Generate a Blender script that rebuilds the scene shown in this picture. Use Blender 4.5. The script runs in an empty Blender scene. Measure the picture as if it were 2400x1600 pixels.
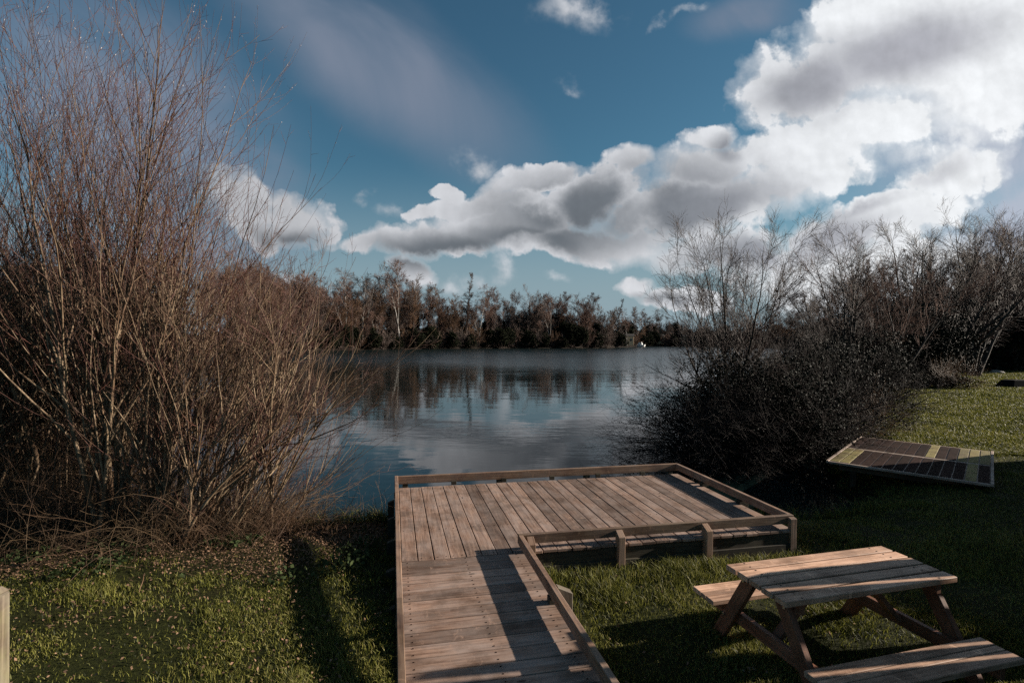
import bpy, math, random
import numpy as np
from mathutils import Matrix, Vector
rng = np.random.default_rng(11)
random.seed(5)
scene = bpy.context.scene
col = scene.collection
R = math.radians

# ------------------------------------------------------------------ camera
CAMZ = 2.35
FPX, PITCH, ROLL = 1241.0, -0.0078, 0.0107
cam_d = bpy.data.cameras.new('camera'); cam = bpy.data.objects.new('camera', cam_d); col.objects.link(cam)
cam_d.sensor_width = 36; cam_d.lens = FPX / 2400 * 36; cam_d.clip_start = .05; cam_d.clip_end = 3000
cam.matrix_world = Matrix.Translation((0, 0, CAMZ)) @ Matrix.Rotation(math.pi/2 + PITCH, 4, 'X') @ Matrix.Rotation(ROLL, 4, 'Z')
scene.camera = cam

def ray(px, py):
    x2 = (px-1200)/FPX; u2 = (800-py)/FPX
    c2, s2 = math.cos(ROLL), math.sin(ROLL); x = x2*c2-u2*s2; u = x2*s2+u2*c2
    c, s = math.cos(PITCH), math.sin(PITCH)
    return x, c-u*s, s+u*c
def at(px, py, Y):
    x, y, z = ray(px, py); t = Y/y
    return Vector((x*t, Y, CAMZ+z*t))

SUN_AZ, SUN_EL = R(9), R(18.6)          # azimuth counted from +X towards +Y
SH = Vector((math.cos(SUN_AZ), math.sin(SUN_AZ), 0)); SP = Vector((-SH.y, SH.x, 0))

# ------------------------------------------------------------------ naming
def tag(o, label=None, cat=None, group=None, kind=None):
    if label: o['label'] = label
    if cat: o['category'] = cat
    if group: o['group'] = group
    if kind: o['kind'] = kind
    return o
def empty(name, loc=(0, 0, 0), rz=0.0):
    o = bpy.data.objects.new(name, None); col.objects.link(o)
    o.location = loc; o.rotation_euler = (0, 0, rz); o.empty_display_size = .2
    return o
def copy_tree(o, parent=None):
    c = o.copy(); col.objects.link(c)
    if parent: c.parent = parent
    for ch in list(o.children): copy_tree(ch, c)
    return c

# ------------------------------------------------------------------ node helpers
def new_mat(name):
    m = bpy.data.materials.new(name); m.use_nodes = True
    nt = m.node_tree; nt.nodes.clear()
    out = nt.nodes.new('ShaderNodeOutputMaterial'); b = nt.nodes.new('ShaderNodeBsdfPrincipled')
    nt.links.new(b.outputs[0], out.inputs[0])
    return m, nt, b
def N(nt, t, **kw):
    n = nt.nodes.new(t)
    for k, v in kw.items():
        if k.startswith('i_'):
            key = k[2:]; key = int(key) if key.isdigit() else key.replace('_', ' ')
            n.inputs[key].default_value = v
        else: setattr(n, k, v)
    return n
def L(nt, a, b): nt.links.new(a, b)
def ramp(nt, fac, stops, interp='LINEAR'):
    r = nt.nodes.new('ShaderNodeValToRGB'); r.color_ramp.interpolation = interp
    e = r.color_ramp.elements
    while len(e) < len(stops): e.new(.5)
    for el, (p, c) in zip(e, stops): el.position = p; el.color = (*c, 1) if len(c) == 3 else c
    L(nt, fac, r.inputs[0]); return r.outputs[0]
def mth(nt, op, a, b=None, c=None, clamp=False):
    n = nt.nodes.new('ShaderNodeMath'); n.operation = op; n.use_clamp = clamp
    for i, v in enumerate((a, b, c)):
        if v is None: continue
        if isinstance(v, (int, float)): n.inputs[i].default_value = v
        else: L(nt, v, n.inputs[i])
    return n.outputs[0]
def mixc(nt, f, a, b, mode='MIX'):
    n = nt.nodes.new('ShaderNodeMix'); n.data_type = 'RGBA'; n.blend_type = mode
    for i, v in ((0, f), (6, a), (7, b)):
        if isinstance(v, (int, float)): n.inputs[i].default_value = v
        elif isinstance(v, tuple): n.inputs[i].default_value = (*v, 1)
        else: L(nt, v, n.inputs[i])
    return n.outputs[2]
def maprange(nt, v, a, b, c=0, d=1, smooth=True):
    n = nt.nodes.new('ShaderNodeMapRange'); n.interpolation_type = 'SMOOTHSTEP' if smooth else 'LINEAR'
    L(nt, v, n.inputs[0])
    for i, x in enumerate((a, b, c, d)): n.inputs[i+1].default_value = x
    return n.outputs[0]

# ------------------------------------------------------------------ materials
def wood(name, dark, light, grey=(.3, .28, .26), greyamt=.4, rough=.75, green=0.0, spec=.25):
    m, nt, b = new_mat(name)
    uv = N(nt, 'ShaderNodeUVMap'); at_ = N(nt, 'ShaderNodeAttribute', attribute_name='rnd')
    mp = N(nt, 'ShaderNodeMapping'); mp.inputs['Scale'].default_value = (1.6, 26, 26); L(nt, uv.outputs[0], mp.inputs[0])
    n1 = N(nt, 'ShaderNodeTexNoise', i_Scale=1.6, i_Detail=7.0, i_Roughness=.62, i_Distortion=.6); L(nt, mp.outputs[0], n1.inputs[0])
    mp2 = N(nt, 'ShaderNodeMapping'); mp2.inputs['Scale'].default_value = (2.2, 5.5, 5.5); L(nt, uv.outputs[0], mp2.inputs[0])
    n2 = N(nt, 'ShaderNodeTexNoise', i_Scale=1.3, i_Detail=5.0, i_Roughness=.6); L(nt, mp2.outputs[0], n2.inputs[0])
    base = ramp(nt, n1.outputs[0], [(.33, dark), (.64, light)])
    c = mixc(nt, mth(nt, 'MULTIPLY', ramp(nt, n2.outputs[0], [(.38, (0, 0, 0)), (.65, (1, 1, 1))]), greyamt), base, grey)
    # per-board tone
    tone = maprange(nt, at_.outputs['Fac'], 0, 1, .62, 1.25, False)
    hs = N(nt, 'ShaderNodeHueSaturation'); L(nt, c, hs.inputs['Color']); L(nt, tone, hs.inputs['Value'])
    c = hs.outputs[0]
    # knots, with a pale ring
    mp3 = N(nt, 'ShaderNodeMapping'); mp3.inputs['Scale'].default_value = (2.0, 6.2, 6.2); L(nt, uv.outputs[0], mp3.inputs[0])
    vo = N(nt, 'ShaderNodeTexVoronoi', i_Scale=1.0, i_Randomness=1.0); L(nt, mp3.outputs[0], vo.inputs[0])
    c = mixc(nt, maprange(nt, vo.outputs[0], .16, .05, 0, .35), c, grey)
    c = mixc(nt, maprange(nt, vo.outputs[0], .075, .05, 0, .85), c, (dark[0]*.3, dark[1]*.28, dark[2]*.28))
    # damp blotches and dirt
    n3 = N(nt, 'ShaderNodeTexNoise', i_Scale=3.1, i_Detail=6.0, i_Roughness=.65)
    tcd = N(nt, 'ShaderNodeTexCoord'); L(nt, tcd.outputs['Object'], n3.inputs[0])
    c = mixc(nt, maprange(nt, n3.outputs[0], .42, .66, 0, .8), c, mixc(nt, 1.0, c, (.5, .48, .45), 'MULTIPLY'))
    # cross scuffs
    mp4 = N(nt, 'ShaderNodeMapping'); mp4.inputs['Scale'].default_value = (9, 3.5, 3.5); L(nt, uv.outputs[0], mp4.inputs[0])
    n4 = N(nt, 'ShaderNodeTexNoise', i_Scale=1.5, i_Detail=6.0, i_Roughness=.7, i_Distortion=1.2); L(nt, mp4.outputs[0], n4.inputs[0])
    c = mixc(nt, maprange(nt, n4.outputs[0], .57, .7, 0, .6), c, (light[0]*1.25, light[1]*1.25, light[2]*1.25))
    if green:
        c = mixc(nt, maprange(nt, n3.outputs[0], .62, .4, 0, green), c, (.11, .13, .035))
    L(nt, c, b.inputs['Base Color'])
    b.inputs['Roughness'].default_value = rough; b.inputs['Specular IOR Level'].default_value = spec
    bp = N(nt, 'ShaderNodeBump', i_Strength=.35, i_Distance=.004); L(nt, n1.outputs[0], bp.inputs['Height']); L(nt, bp.outputs[0], b.inputs['Normal'])
    return m

def bark(name, c1, c2, scale=9, rough=.8, c3=None):
    m, nt, b = new_mat(name)
    tc = N(nt, 'ShaderNodeTexCoord')
    n = N(nt, 'ShaderNodeTexNoise', i_Scale=scale, i_Detail=5.0, i_Roughness=.65); L(nt, tc.outputs['Object'], n.inputs[0])
    c = ramp(nt, n.outputs[0], [(.35, c1), (.65, c2)])
    if c3:
        n2 = N(nt, 'ShaderNodeTexNoise', i_Scale=scale*.18, i_Detail=3.0); L(nt, tc.outputs['Object'], n2.inputs[0])
        c = mixc(nt, maprange(nt, n2.outputs[0], .42, .62), c, c3)
    L(nt, c, b.inputs['Base Color']); b.inputs['Roughness'].default_value = rough
    b.inputs['Specular IOR Level'].default_value = .3
    return m

def leafmat(name, c1, c2, rough=.4, spec=.5, trans=0.0, scale=1.0):
    m, nt, b = new_mat(name)
    a = N(nt, 'ShaderNodeAttribute', attribute_name='rnd')
    tc = N(nt, 'ShaderNodeTexCoord'); n = N(nt, 'ShaderNodeTexNoise', i_Scale=scale, i_Detail=4.0)
    L(nt, tc.outputs['Object'], n.inputs[0])
    f = mth(nt, 'ADD', mth(nt, 'MULTIPLY', a.outputs['Fac'], .6), mth(nt, 'MULTIPLY', n.outputs[0], .5))
    c = ramp(nt, f, [(.2, c1), (.85, c2)])
    L(nt, c, b.inputs['Base Color']); b.inputs['Roughness'].default_value = rough; b.inputs['Specular IOR Level'].default_value = spec
    if trans:
        out = [x for x in nt.nodes if x.type == 'OUTPUT_MATERIAL'][0]
        t = N(nt, 'ShaderNodeBsdfTranslucent'); L(nt, c, t.inputs[0])
        mx = N(nt, 'ShaderNodeMixShader'); mx.inputs[0].default_value = trans
        L(nt, b.outputs[0], mx.inputs[1]); L(nt, t.outputs[0], mx.inputs[2]); L(nt, mx.outputs[0], out.inputs[0])
    return m

def plain(name, c, rough=.6, metal=0.0, spec=.3):
    m, nt, b = new_mat(name)
    tc = N(nt, 'ShaderNodeTexCoord'); n = N(nt, 'ShaderNodeTexNoise', i_Scale=14.0, i_Detail=5.0); L(nt, tc.outputs['Object'], n.inputs[0])
    L(nt, ramp(nt, n.outputs[0], [(.3, tuple(x*.7 for x in c)), (.7, tuple(min(1, x*1.15) for x in c))]), b.inputs['Base Color'])
    b.inputs['Roughness'].default_value = rough; b.inputs['Metallic'].default_value = metal; b.inputs['Specular IOR Level'].default_value = spec
    return m

M = {}
M['deck'] = wood('weathered_deck_wood', (0.1145, 0.06516, 0.04448), (0.2902, 0.1879, 0.1371), (0.2827, 0.2299, 0.2038), .55, green=0)
M['rail'] = wood('weathered_rail_wood', (0.1162, 0.0627, 0.0399), (0.2904, 0.1716, 0.1166), (0.2614, 0.198, 0.1719), .5, green=.1)
M['post'] = wood('pale_post_wood', (0.07344, 0.05328, 0.03612), (0.1814, 0.1421, 0.1032), (0.1728, 0.1598, 0.1445), .5, green=.35)
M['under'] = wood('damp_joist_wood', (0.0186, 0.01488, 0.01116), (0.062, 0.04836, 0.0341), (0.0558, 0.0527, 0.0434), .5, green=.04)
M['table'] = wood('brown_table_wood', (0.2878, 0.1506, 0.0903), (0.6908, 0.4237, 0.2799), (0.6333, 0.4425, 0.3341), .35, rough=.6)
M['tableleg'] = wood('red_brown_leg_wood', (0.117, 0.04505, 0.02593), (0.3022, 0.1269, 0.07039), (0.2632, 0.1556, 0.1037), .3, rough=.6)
M['pale'] = wood('pale_frame_wood', (0.1664, 0.1165, 0.08984), (0.3175, 0.233, 0.1856), (0.3175, 0.2605, 0.2156), .5)
M['panelmat'] = wood('dark_anti_slip_wood', (0.01134, 0.005267, 0.004284), (0.03465, 0.0158, 0.01214), (0.0378, 0.02194, 0.01714), .4, rough=.85, spec=.04)
M['olive'] = wood('mossy_board_wood', (0.1026, 0.07364, 0.0153), (0.2222, 0.1607, 0.03825), (0.2394, 0.1807, 0.05738), .4, green=.3, rough=.75)
M['metal'] = plain('bolt_steel', (.45, .43, .4), .4, .9)
M['darkmetal'] = plain('rusty_screw', (.09, .06, .045), .6, .5)
M['willow'] = bark('willow_bark', (0.0884, 0.05661, 0.0323), (0.2856, 0.2076, 0.1292), 14, .7, (0.1088, 0.0629, 0.03553))
M['willow_twig'] = bark('red_brown_twig', (0.0527, 0.01979, 0.01525), (0.1423, 0.06126, 0.04576), 7, .55, (0.1054, 0.06361, 0.03813))
M['tangle'] = bark('dry_tangle_twig', (0.03136, 0.01686, 0.01037), (0.1165, 0.06535, 0.03889), 5, .7, (0.08508, 0.05481, 0.02809))
def young(mat, c_lo, c_hi, z0, z1):     # young growth towards the tips is redder than the old stems
    nt_ = mat.node_tree; b_ = [n for n in nt_.nodes if n.type == 'BSDF_PRINCIPLED'][0]; lk = b_.inputs['Base Color'].links[0]; src = lk.from_socket
    tc_ = [n for n in nt_.nodes if n.type == 'TEX_COORD'][0]; sx_ = N(nt_, 'ShaderNodeSeparateXYZ'); L(nt_, tc_.outputs['Object'], sx_.inputs[0])
    f_ = maprange(nt_, sx_.outputs[2], z0, z1); L(nt_, mixc(nt_, f_, src, mixc(nt_, .5, src, c_hi)), b_.inputs['Base Color'])
young(M['willow'], None, (.05, .024, .016), 2.2, 3.8)
young(M['willow_twig'], None, (.12, .045, .035), 2.2, 4.0)
M['catkin'] = plain('silver_catkin', (0.378, 0.3468, 0.3465), .7)
M['darkbark'] = bark('dark_bark', (0.0144, 0.01056, 0.00864), (0.0432, 0.0312, 0.024), 9, .75)
M['darktwig'] = bark('dark_red_twig', (0.0144, 0.007488, 0.006336), (0.0432, 0.02304, 0.01786), 5, .7)
M['thickettwig'] = bark('thicket_stem', (.012, .009, .008), (.036, .026, .022), 6, .85)
M['farbark'] = bark('far_trunk_bark', (0.035, 0.0245, 0.0196), (0.098, 0.07, 0.056), 3, .85)
M['birch'] = bark('white_birch_bark', (0.1134, 0.09639, 0.08505), (0.4253, 0.3969, 0.3629), 2.2, .8)
M['fartwig_a'] = bark('russet_far_twig', (0.0619, 0.03465, 0.02673), (0.1714, 0.1019, 0.07722), .7, .9)
M['fartwig_b'] = bark('grey_brown_far_twig', (0.0558, 0.0403, 0.0341), (0.1674, 0.124, 0.1054), .7, .9)
M['fartwig_c'] = bark('orange_brown_far_twig', (0.05806, 0.02978, 0.01634), (0.1689, 0.09747, 0.05554), .7, .9)
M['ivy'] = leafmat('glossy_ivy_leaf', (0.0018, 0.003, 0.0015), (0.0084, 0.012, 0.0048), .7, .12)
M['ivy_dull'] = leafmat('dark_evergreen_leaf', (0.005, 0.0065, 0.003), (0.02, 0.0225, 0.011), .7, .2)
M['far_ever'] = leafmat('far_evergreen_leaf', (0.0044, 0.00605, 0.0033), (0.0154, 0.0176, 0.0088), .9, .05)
M['litter'] = leafmat('fallen_brown_leaf', (.022, .012, .007), (.22, .135, .085), .8, .1)
M['herb'] = leafmat('low_green_leaf', (0.012, 0.021, 0.0072), (0.06, 0.078, 0.03), .7, .08, .2)
M['reed'] = leafmat('dead_tan_stem', (0.098, 0.0525, 0.0245), (0.294, 0.175, 0.098), .6, .3)

# grass blades
m, nt, b = new_mat('grass_blade')
a = N(nt, 'ShaderNodeAttribute', attribute_name='rnd'); tc = N(nt, 'ShaderNodeTexCoord')
n = N(nt, 'ShaderNodeTexNoise', i_Scale=.9, i_Detail=5.0); L(nt, tc.outputs['Object'], n.inputs[0])
f = mth(nt, 'ADD', mth(nt, 'MULTIPLY', a.outputs['Fac'], .6), mth(nt, 'MULTIPLY', n.outputs[0], .6))
c = ramp(nt, f, [(.2, (.005, .007, .0025)), (.48, (.026, .033, .007)), (.74, (.20, .20, .036)), (.97, (.27, .23, .085))])
L(nt, c, b.inputs['Base Color']); b.inputs['Roughness'].default_value = .55; b.inputs['Specular IOR Level'].default_value = .2
t = N(nt, 'ShaderNodeBsdfTranslucent'); L(nt, c, t.inputs[0]); mx = N(nt, 'ShaderNodeMixShader'); mx.inputs[0].default_value = .3
out = [x for x in nt.nodes if x.type == 'OUTPUT_MATERIAL'][0]
L(nt, b.outputs[0], mx.inputs[1]); L(nt, t.outputs[0], mx.inputs[2]); L(nt, mx.outputs[0], out.inputs[0])
M['grass'] = m

# soil / lawn sheet
m, nt, b = new_mat('lawn_ground'); tc = N(nt, 'ShaderNodeTexCoord')
n = N(nt, 'ShaderNodeTexNoise', i_Scale=.45, i_Detail=8.0, i_Roughness=.65); L(nt, tc.outputs['Object'], n.inputs[0])
n2 = N(nt, 'ShaderNodeTexNoise', i_Scale=26.0, i_Detail=6.0, i_Roughness=.7); L(nt, tc.outputs['Object'], n2.inputs[0])
c1 = ramp(nt, n2.outputs[0], [(.3, (.03, .034, .012)), (.55, (.075, .09, .02)), (.75, (.14, .15, .04))])
c = mixc(nt, maprange(nt, n.outputs[0], .45, .65, 0, .7), c1, mixc(nt, n2.outputs[0], (.04, .03, .015), (.13, .11, .045)))
sx = N(nt, 'ShaderNodeSeparateXYZ'); L(nt, tc.outputs['Object'], sx.inputs[0])
c = mixc(nt, maprange(nt, sx.outputs[2], .02, -.2), c, (.025, .02, .012))
c = mixc(nt, 1.0, c, (.27, .26, .24), 'MULTIPLY')
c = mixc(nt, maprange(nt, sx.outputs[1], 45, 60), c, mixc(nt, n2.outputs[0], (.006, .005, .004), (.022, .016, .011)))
L(nt, c, b.inputs['Base Color']); b.inputs['Roughness'].default_value = .9; b.inputs['Specular IOR Level'].default_value = .1
bp = N(nt, 'ShaderNodeBump', i_Strength=.8, i_Distance=.03); L(nt, n2.outputs[0], bp.inputs['Height']); L(nt, bp.outputs[0], b.inputs['Normal'])
M['lawn'] = m

# lake
m, nt, b = new_mat('lake_water'); tc = N(nt, 'ShaderNodeTexCoord')
b.inputs['Base Color'].default_value = (.004, .009, .009, 1); b.inputs['IOR'].default_value = 1.31
b.inputs['Specular IOR Level'].default_value = .5
sx = N(nt, 'ShaderNodeSeparateXYZ'); L(nt, tc.outputs['Object'], sx.inputs[0])
nb = N(nt, 'ShaderNodeTexNoise', i_Scale=.03, i_Detail=3.0); L(nt, tc.outputs['Object'], nb.inputs[0])
yy = mth(nt, 'ADD', sx.outputs[1], mth(nt, 'MULTIPLY', mth(nt, 'SUBTRACT', nb.outputs[0], .5), 30.0))
far = maprange(nt, yy, 30, 62)
def ripple(sc, stretch, det, rot=.15):
    mp = N(nt, 'ShaderNodeMapping'); mp.inputs['Scale'].default_value = (stretch, 1, 1); mp.inputs['Rotation'].default_value = (0, 0, rot)
    L(nt, tc.outputs['Object'], mp.inputs[0])
    q = N(nt, 'ShaderNodeTexNoise', i_Scale=sc, i_Detail=det, i_Roughness=.55); L(nt, mp.outputs[0], q.inputs[0]); return q.outputs[0]
r1 = ripple(.9, .35, 2.0); r2 = ripple(4.5, .4, 3.0, -.1)
patch = ripple(.12, .5, 3.0, 0)
h = mth(nt, 'ADD', mth(nt, 'MULTIPLY', r1, .014), mth(nt, 'MULTIPLY', mth(nt, 'MULTIPLY', r2, .007), maprange(nt, patch, .4, .65, .15, 1)))
h = mth(nt, 'MULTIPLY', h, mth(nt, 'ADD', .55, mth(nt, 'MULTIPLY', far, 2.2)))
bp = N(nt, 'ShaderNodeBump', i_Strength=1.0, i_Distance=1.0); L(nt, h, bp.inputs['Height']); L(nt, bp.outputs[0], b.inputs['Normal'])
L(nt, mth(nt, 'ADD', .03, mth(nt, 'MULTIPLY', far, .22)), b.inputs['Roughness'])
M['water'] = m

# ------------------------------------------------------------------ mesh helpers
def mesh_np(name, V, loops, starts, mat, parent=None, rnd=None, smooth=False, totals=None):
    me = bpy.data.meshes.new(name)
    V = np.asarray(V, np.float32); me.vertices.add(len(V)); me.vertices.foreach_set('co', V.ravel())
    loops = np.asarray(loops, np.int32).ravel(); me.loops.add(len(loops)); me.loops.foreach_set('vertex_index', loops)
    starts = np.asarray(starts, np.int32); me.polygons.add(len(starts)); me.polygons.foreach_set('loop_start', starts)
    if rnd is not None:
        a = me.attributes.new('rnd', 'FLOAT', 'POINT'); a.data.foreach_set('value', np.asarray(rnd, np.float32))
    if smooth: me.polygons.foreach_set('use_smooth', np.ones(len(starts), bool))
    me.update(calc_edges=True)
    me.materials.append(mat)
    o = bpy.data.objects.new(name, me); col.objects.link(o)
    if parent: o.parent = parent
    return o
def quads(name, V, F, mat, parent=None, rnd=None, smooth=False):
    F = np.asarray(F, np.int32); return mesh_np(name, V, F, np.arange(len(F))*F.shape[1], mat, parent, rnd, smooth)

class MB:                              # collects boxes into one mesh with board UVs
    def __init__(s): s.v = []; s.f = []; s.uv = []; s.r = []
    def prism(s, bottom, top, ax=None, rnd=None):
        """two matching rings (lists of points); u runs along ax"""
        rnd = random.random() if rnd is None else rnd
        n = len(bottom); o = len(s.v); pts = [Vector(p) for p in bottom+top]
        s.v += pts; s.r += [rnd]*len(pts)
        ax = Vector(ax if ax is not None else (0, 0, 1)).normalized()
        faces = [list(range(n))[::-1], list(range(n, 2*n))] + [[i, (i+1) % n, n+(i+1) % n, n+i] for i in range(n)]
        for f in faces:
            q = [pts[i] for i in f]
            nn = (q[1]-q[0]).cross(q[2]-q[0])
            if nn.length < 1e-12: nn = Vector((0, 0, 1))
            side = ax.cross(nn)
            if side.length < 1e-6*max(nn.length, 1e-9) or side.length < 1e-10: side = Vector((0, 0, 1)).cross(ax) if abs(ax.z) < .9 else Vector((1, 0, 0))
            side.normalize()
            end = abs(nn.normalized().dot(ax)) > .8
            s.f.append([o+i for i in f])
            for p in q:
                u = p.dot(ax)*(.15 if end else 1)+rnd*37.3; v = p.dot(side)+rnd*11.7
                s.uv.append((u, v))
        return s
    def box(s, c, ex, ey, ez, dims, rnd=None):
        c = Vector(c); ex, ey, ez = (Vector(e).normalized() for e in (ex, ey, ez))
        a, b_, d = dims[0]/2, dims[1]/2, dims[2]/2
        r = lambda z: [c+ex*x+ey*y+ez*z for x, y in ((-a, -b_), (a, -b_), (a, b_), (-a, b_))]
        return s.prism(r(-d), r(d), ex, rnd)
    def bar(s, p, q, w, t, up=(0, 0, 1), rnd=None):
        p, q = Vector(p), Vector(q); ex = (q-p); l = ex.length; ex.normalize()
        ey = Vector(up).cross(ex)
        if ey.length < 1e-5: ey = Vector((1, 0, 0))
        ey.normalize(); ez = ex.cross(ey)
        return s.box((p+q)/2, ex, ey, ez, (l, w, t), rnd)
    def build(s, name, mat, parent=None, bevel=.003):
        me = bpy.data.meshes.new(name); me.from_pydata(s.v, [], s.f)
        uv = me.uv_layers.new(name='UVMap')
        uv.data.foreach_set('uv', np.array(s.uv, np.float32).ravel())
        a = me.attributes.new('rnd', 'FLOAT', 'POINT'); a.data.foreach_set('value', np.array(s.r, np.float32))
        me.materials.append(mat); me.update()
        o = bpy.data.objects.new(name, me); col.objects.link(o)
        if parent: o.parent = parent
        if bevel:
            bv = o.modifiers.new('bevel', 'BEVEL'); bv.width = bevel; bv.segments = 1; bv.limit_method = 'ANGLE'
        return o

# ------------------------------------------------------------------ branch growth
def nrm(a): return a/np.maximum(np.linalg.norm(a, axis=-1, keepdims=True), 1e-9)
def grow(P0, D0, Ln, nseg, wob, trop, g):
    n = len(P0); P = np.zeros((n, nseg+1, 3)); P[:, 0] = P0; D = nrm(D0.copy()); T = [D]
    for k in range(nseg):
        D = nrm(D + g.normal(0, wob, (n, 3)) + np.array([0, 0, trop])[None]*1.0)
        P[:, k+1] = P[:, k]+D*(Ln/nseg)[:, None]; T.append(D)
    return P, np.stack(T, 1)
def taper(r0, r1, nseg): 
    t = np.linspace(0, 1, nseg+1)[None]
    return r0[:, None]*(1-t)+r1[:, None]*t
def sprout(P, T, Rr, per, t0, t1, ang, g, pw=1.0):
    n, K, _ = P.shape; idx = np.repeat(np.arange(n), per); t = t0+(t1-t0)*g.random(len(idx))**pw
    x = t*(K-1); i = np.minimum(x.astype(int), K-2); f = (x-i)[:, None]
    p = P[idx, i]*(1-f)+P[idx, i+1]*f; d = T[idx, i]; r = Rr[idx, i]*(1-f[:, 0])+Rr[idx, i+1]*f[:, 0]
    rv = nrm(np.cross(d, g.normal(0, 1, (len(idx), 3)))); a = ang*(.6+.8*g.random(len(idx)))
    return p, nrm(d*np.cos(a)[:, None]+rv*np.sin(a)[:, None]), r, t, idx
def tubes(P, Rr, sides=3, V0=0):
    n, K, _ = P.shape
    d = nrm(np.diff(P, axis=1)); d = np.concatenate([d, d[:, -1:]], 1)
    ref = np.where(np.abs(d[..., 2:3]) < .8, np.array([0, 0, 1.]), np.array([1., 0, 0]))
    a = nrm(np.cross(d, ref)); b = np.cross(d, a)
    th = np.arange(sides)*2*math.pi/sides
    V = P[:, :, None]+Rr[:, :, None, None]*(np.cos(th)[None, None, :, None]*a[:, :, None]+np.sin(th)[None, None, :, None]*b[:, :, None])
    idx = np.arange(n*K*sides).reshape(n, K, sides)
    q = np.stack([idx[:, :-1], np.roll(idx[:, :-1], -1, 2), np.roll(idx[:, 1:], -1, 2), idx[:, 1:]], -1)
    return V.reshape(-1, 3), q.reshape(-1, 4)+V0
class Tub:
    def __init__(s): s.V = []; s.F = []; s.n = 0
    def top(s): return max(float(v[:, 2].max()) for v in s.V)
    def scale(s, k): s.V = [v*k for v in s.V]
    def add(s, P, Rr, sides=3):
        if len(P) == 0: return
        V, F = tubes(P, Rr, sides, s.n); s.V.append(V); s.F.append(F); s.n += len(V)
    def build(s, name, mat, parent=None):
        return quads(name, np.concatenate(s.V), np.concatenate(s.F), mat, parent, None, True)
def leaves(name, C, size, mat, parent, g, flat=0.0, aspect=.6):
    n = len(C); nn = nrm(g.normal(0, 1, (n, 3))+np.array([0, 0, flat])); a = nrm(np.cross(nn, g.normal(0, 1, (n, 3)))); b = np.cross(nn, a)
    s = (size*(.6+.8*g.random(n)))[:, None]; 
    bend = nn*s*.18
    V = np.stack([C-a*s, C-b*s*aspect+bend, C+a*s, C+b*s*aspect+bend], 1).reshape(-1, 3)
    F = np.arange(4*n).reshape(n, 4)
    return quads(name, V, F, mat, parent, np.repeat(g.random(n), 4))

# ------------------------------------------------------------------ shoreline and ground height
WZ = -.35
LAKE = np.array([(-90, 16), (-60, 13), (-25, 10.5), (-12, 9.3), (-8, 8.8), (-5, 8.0), (-3.4, 7.1), (-2.4, 7.25), (-1.6, 7.6), (0, 7.9), (2, 8.0), (3.4, 7.7), (4.6, 7.8), (5.4, 8.3),
    (5.8, 9.3), (6.4, 10.5), (7.0, 11.6), (8.0, 13.5), (10, 17), (14, 22), (24, 34), (42, 60), (64, 100), (88, 150), (92, 196), (60, 196), (48, 192), (38, 170), (26, 146), (12, 136), (0, 130), (-14, 118),
    (-24, 108), (-33, 93), (-42, 76), (-50, 60), (-60, 45), (-80, 34)], float)
def poly_sd(X, Y, poly):
    d = np.full(X.shape, 1e9); inside = np.zeros(X.shape, bool)
    n = len(poly)
    for i in range(n):
        ax, ay = poly[i]; bx, by = poly[(i+1) % n]
        ex, ey = bx-ax, by-ay; t = np.clip(((X-ax)*ex+(Y-ay)*ey)/(ex*ex+ey*ey), 0, 1)
        d = np.minimum(d, np.hypot(X-ax-t*ex, Y-ay-t*ey))
        c = ((ay > Y) != (by > Y)) & (X < (bx-ax)*(Y-ay)/((by-ay) if by != ay else 1e-9)+ax)
        inside ^= c
    return np.where(inside, -d, d)
def vnoise(X, Y, s, seed=0):
    x = X/s+seed*17.3; y = Y/s+seed*9.1; xi = np.floor(x).astype(int); yi = np.floor(y).astype(int); fx = x-xi; fy = y-yi
    fx = fx*fx*(3-2*fx); fy = fy*fy*(3-2*fy)
    def h(a, b): 
        v = np.sin(a*127.1+b*311.7+seed*74.7)*43758.5453; return v-np.floor(v)
    return (h(xi, yi)*(1-fx)+h(xi+1, yi)*fx)*(1-fy)+(h(xi, yi+1)*(1-fx)+h(xi+1, yi+1)*fx)*fy
def gz(X, Y):
    X = np.asarray(X, float); Y = np.asarray(Y, float)
    sd = poly_sd(X, Y, LAKE)+(vnoise(X, Y, .7, 3)-.5)*.35
    t = np.clip(sd/1.6, 0, 1); t = 1-(1-t)**2
    z = np.where(sd > 0, WZ+(.10-WZ)*t, WZ-np.minimum(-sd*.45, 1.4))
    z = z+np.where(sd > 0, np.clip(sd, 0, 1)*((vnoise(X, Y, 1.6, 1)-.5)*.07+(vnoise(X, Y, 6, 2)-.5)*.08*np.clip((np.hypot(X, Y)-6)/10, 0, 1)), 0)
    z = z+np.where(sd > 0, np.clip(sd, 0, 1)*np.clip((5.3-Y), -1, 3)*.075*np.clip(.6-X, 0, 1), 0)
    # worn hollow in front of the picnic table, gentle rise far right
    z = z+np.where(sd > 0, np.clip((Y-25)/40, 0, 1)*.35, 0)
    return z, sd

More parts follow.
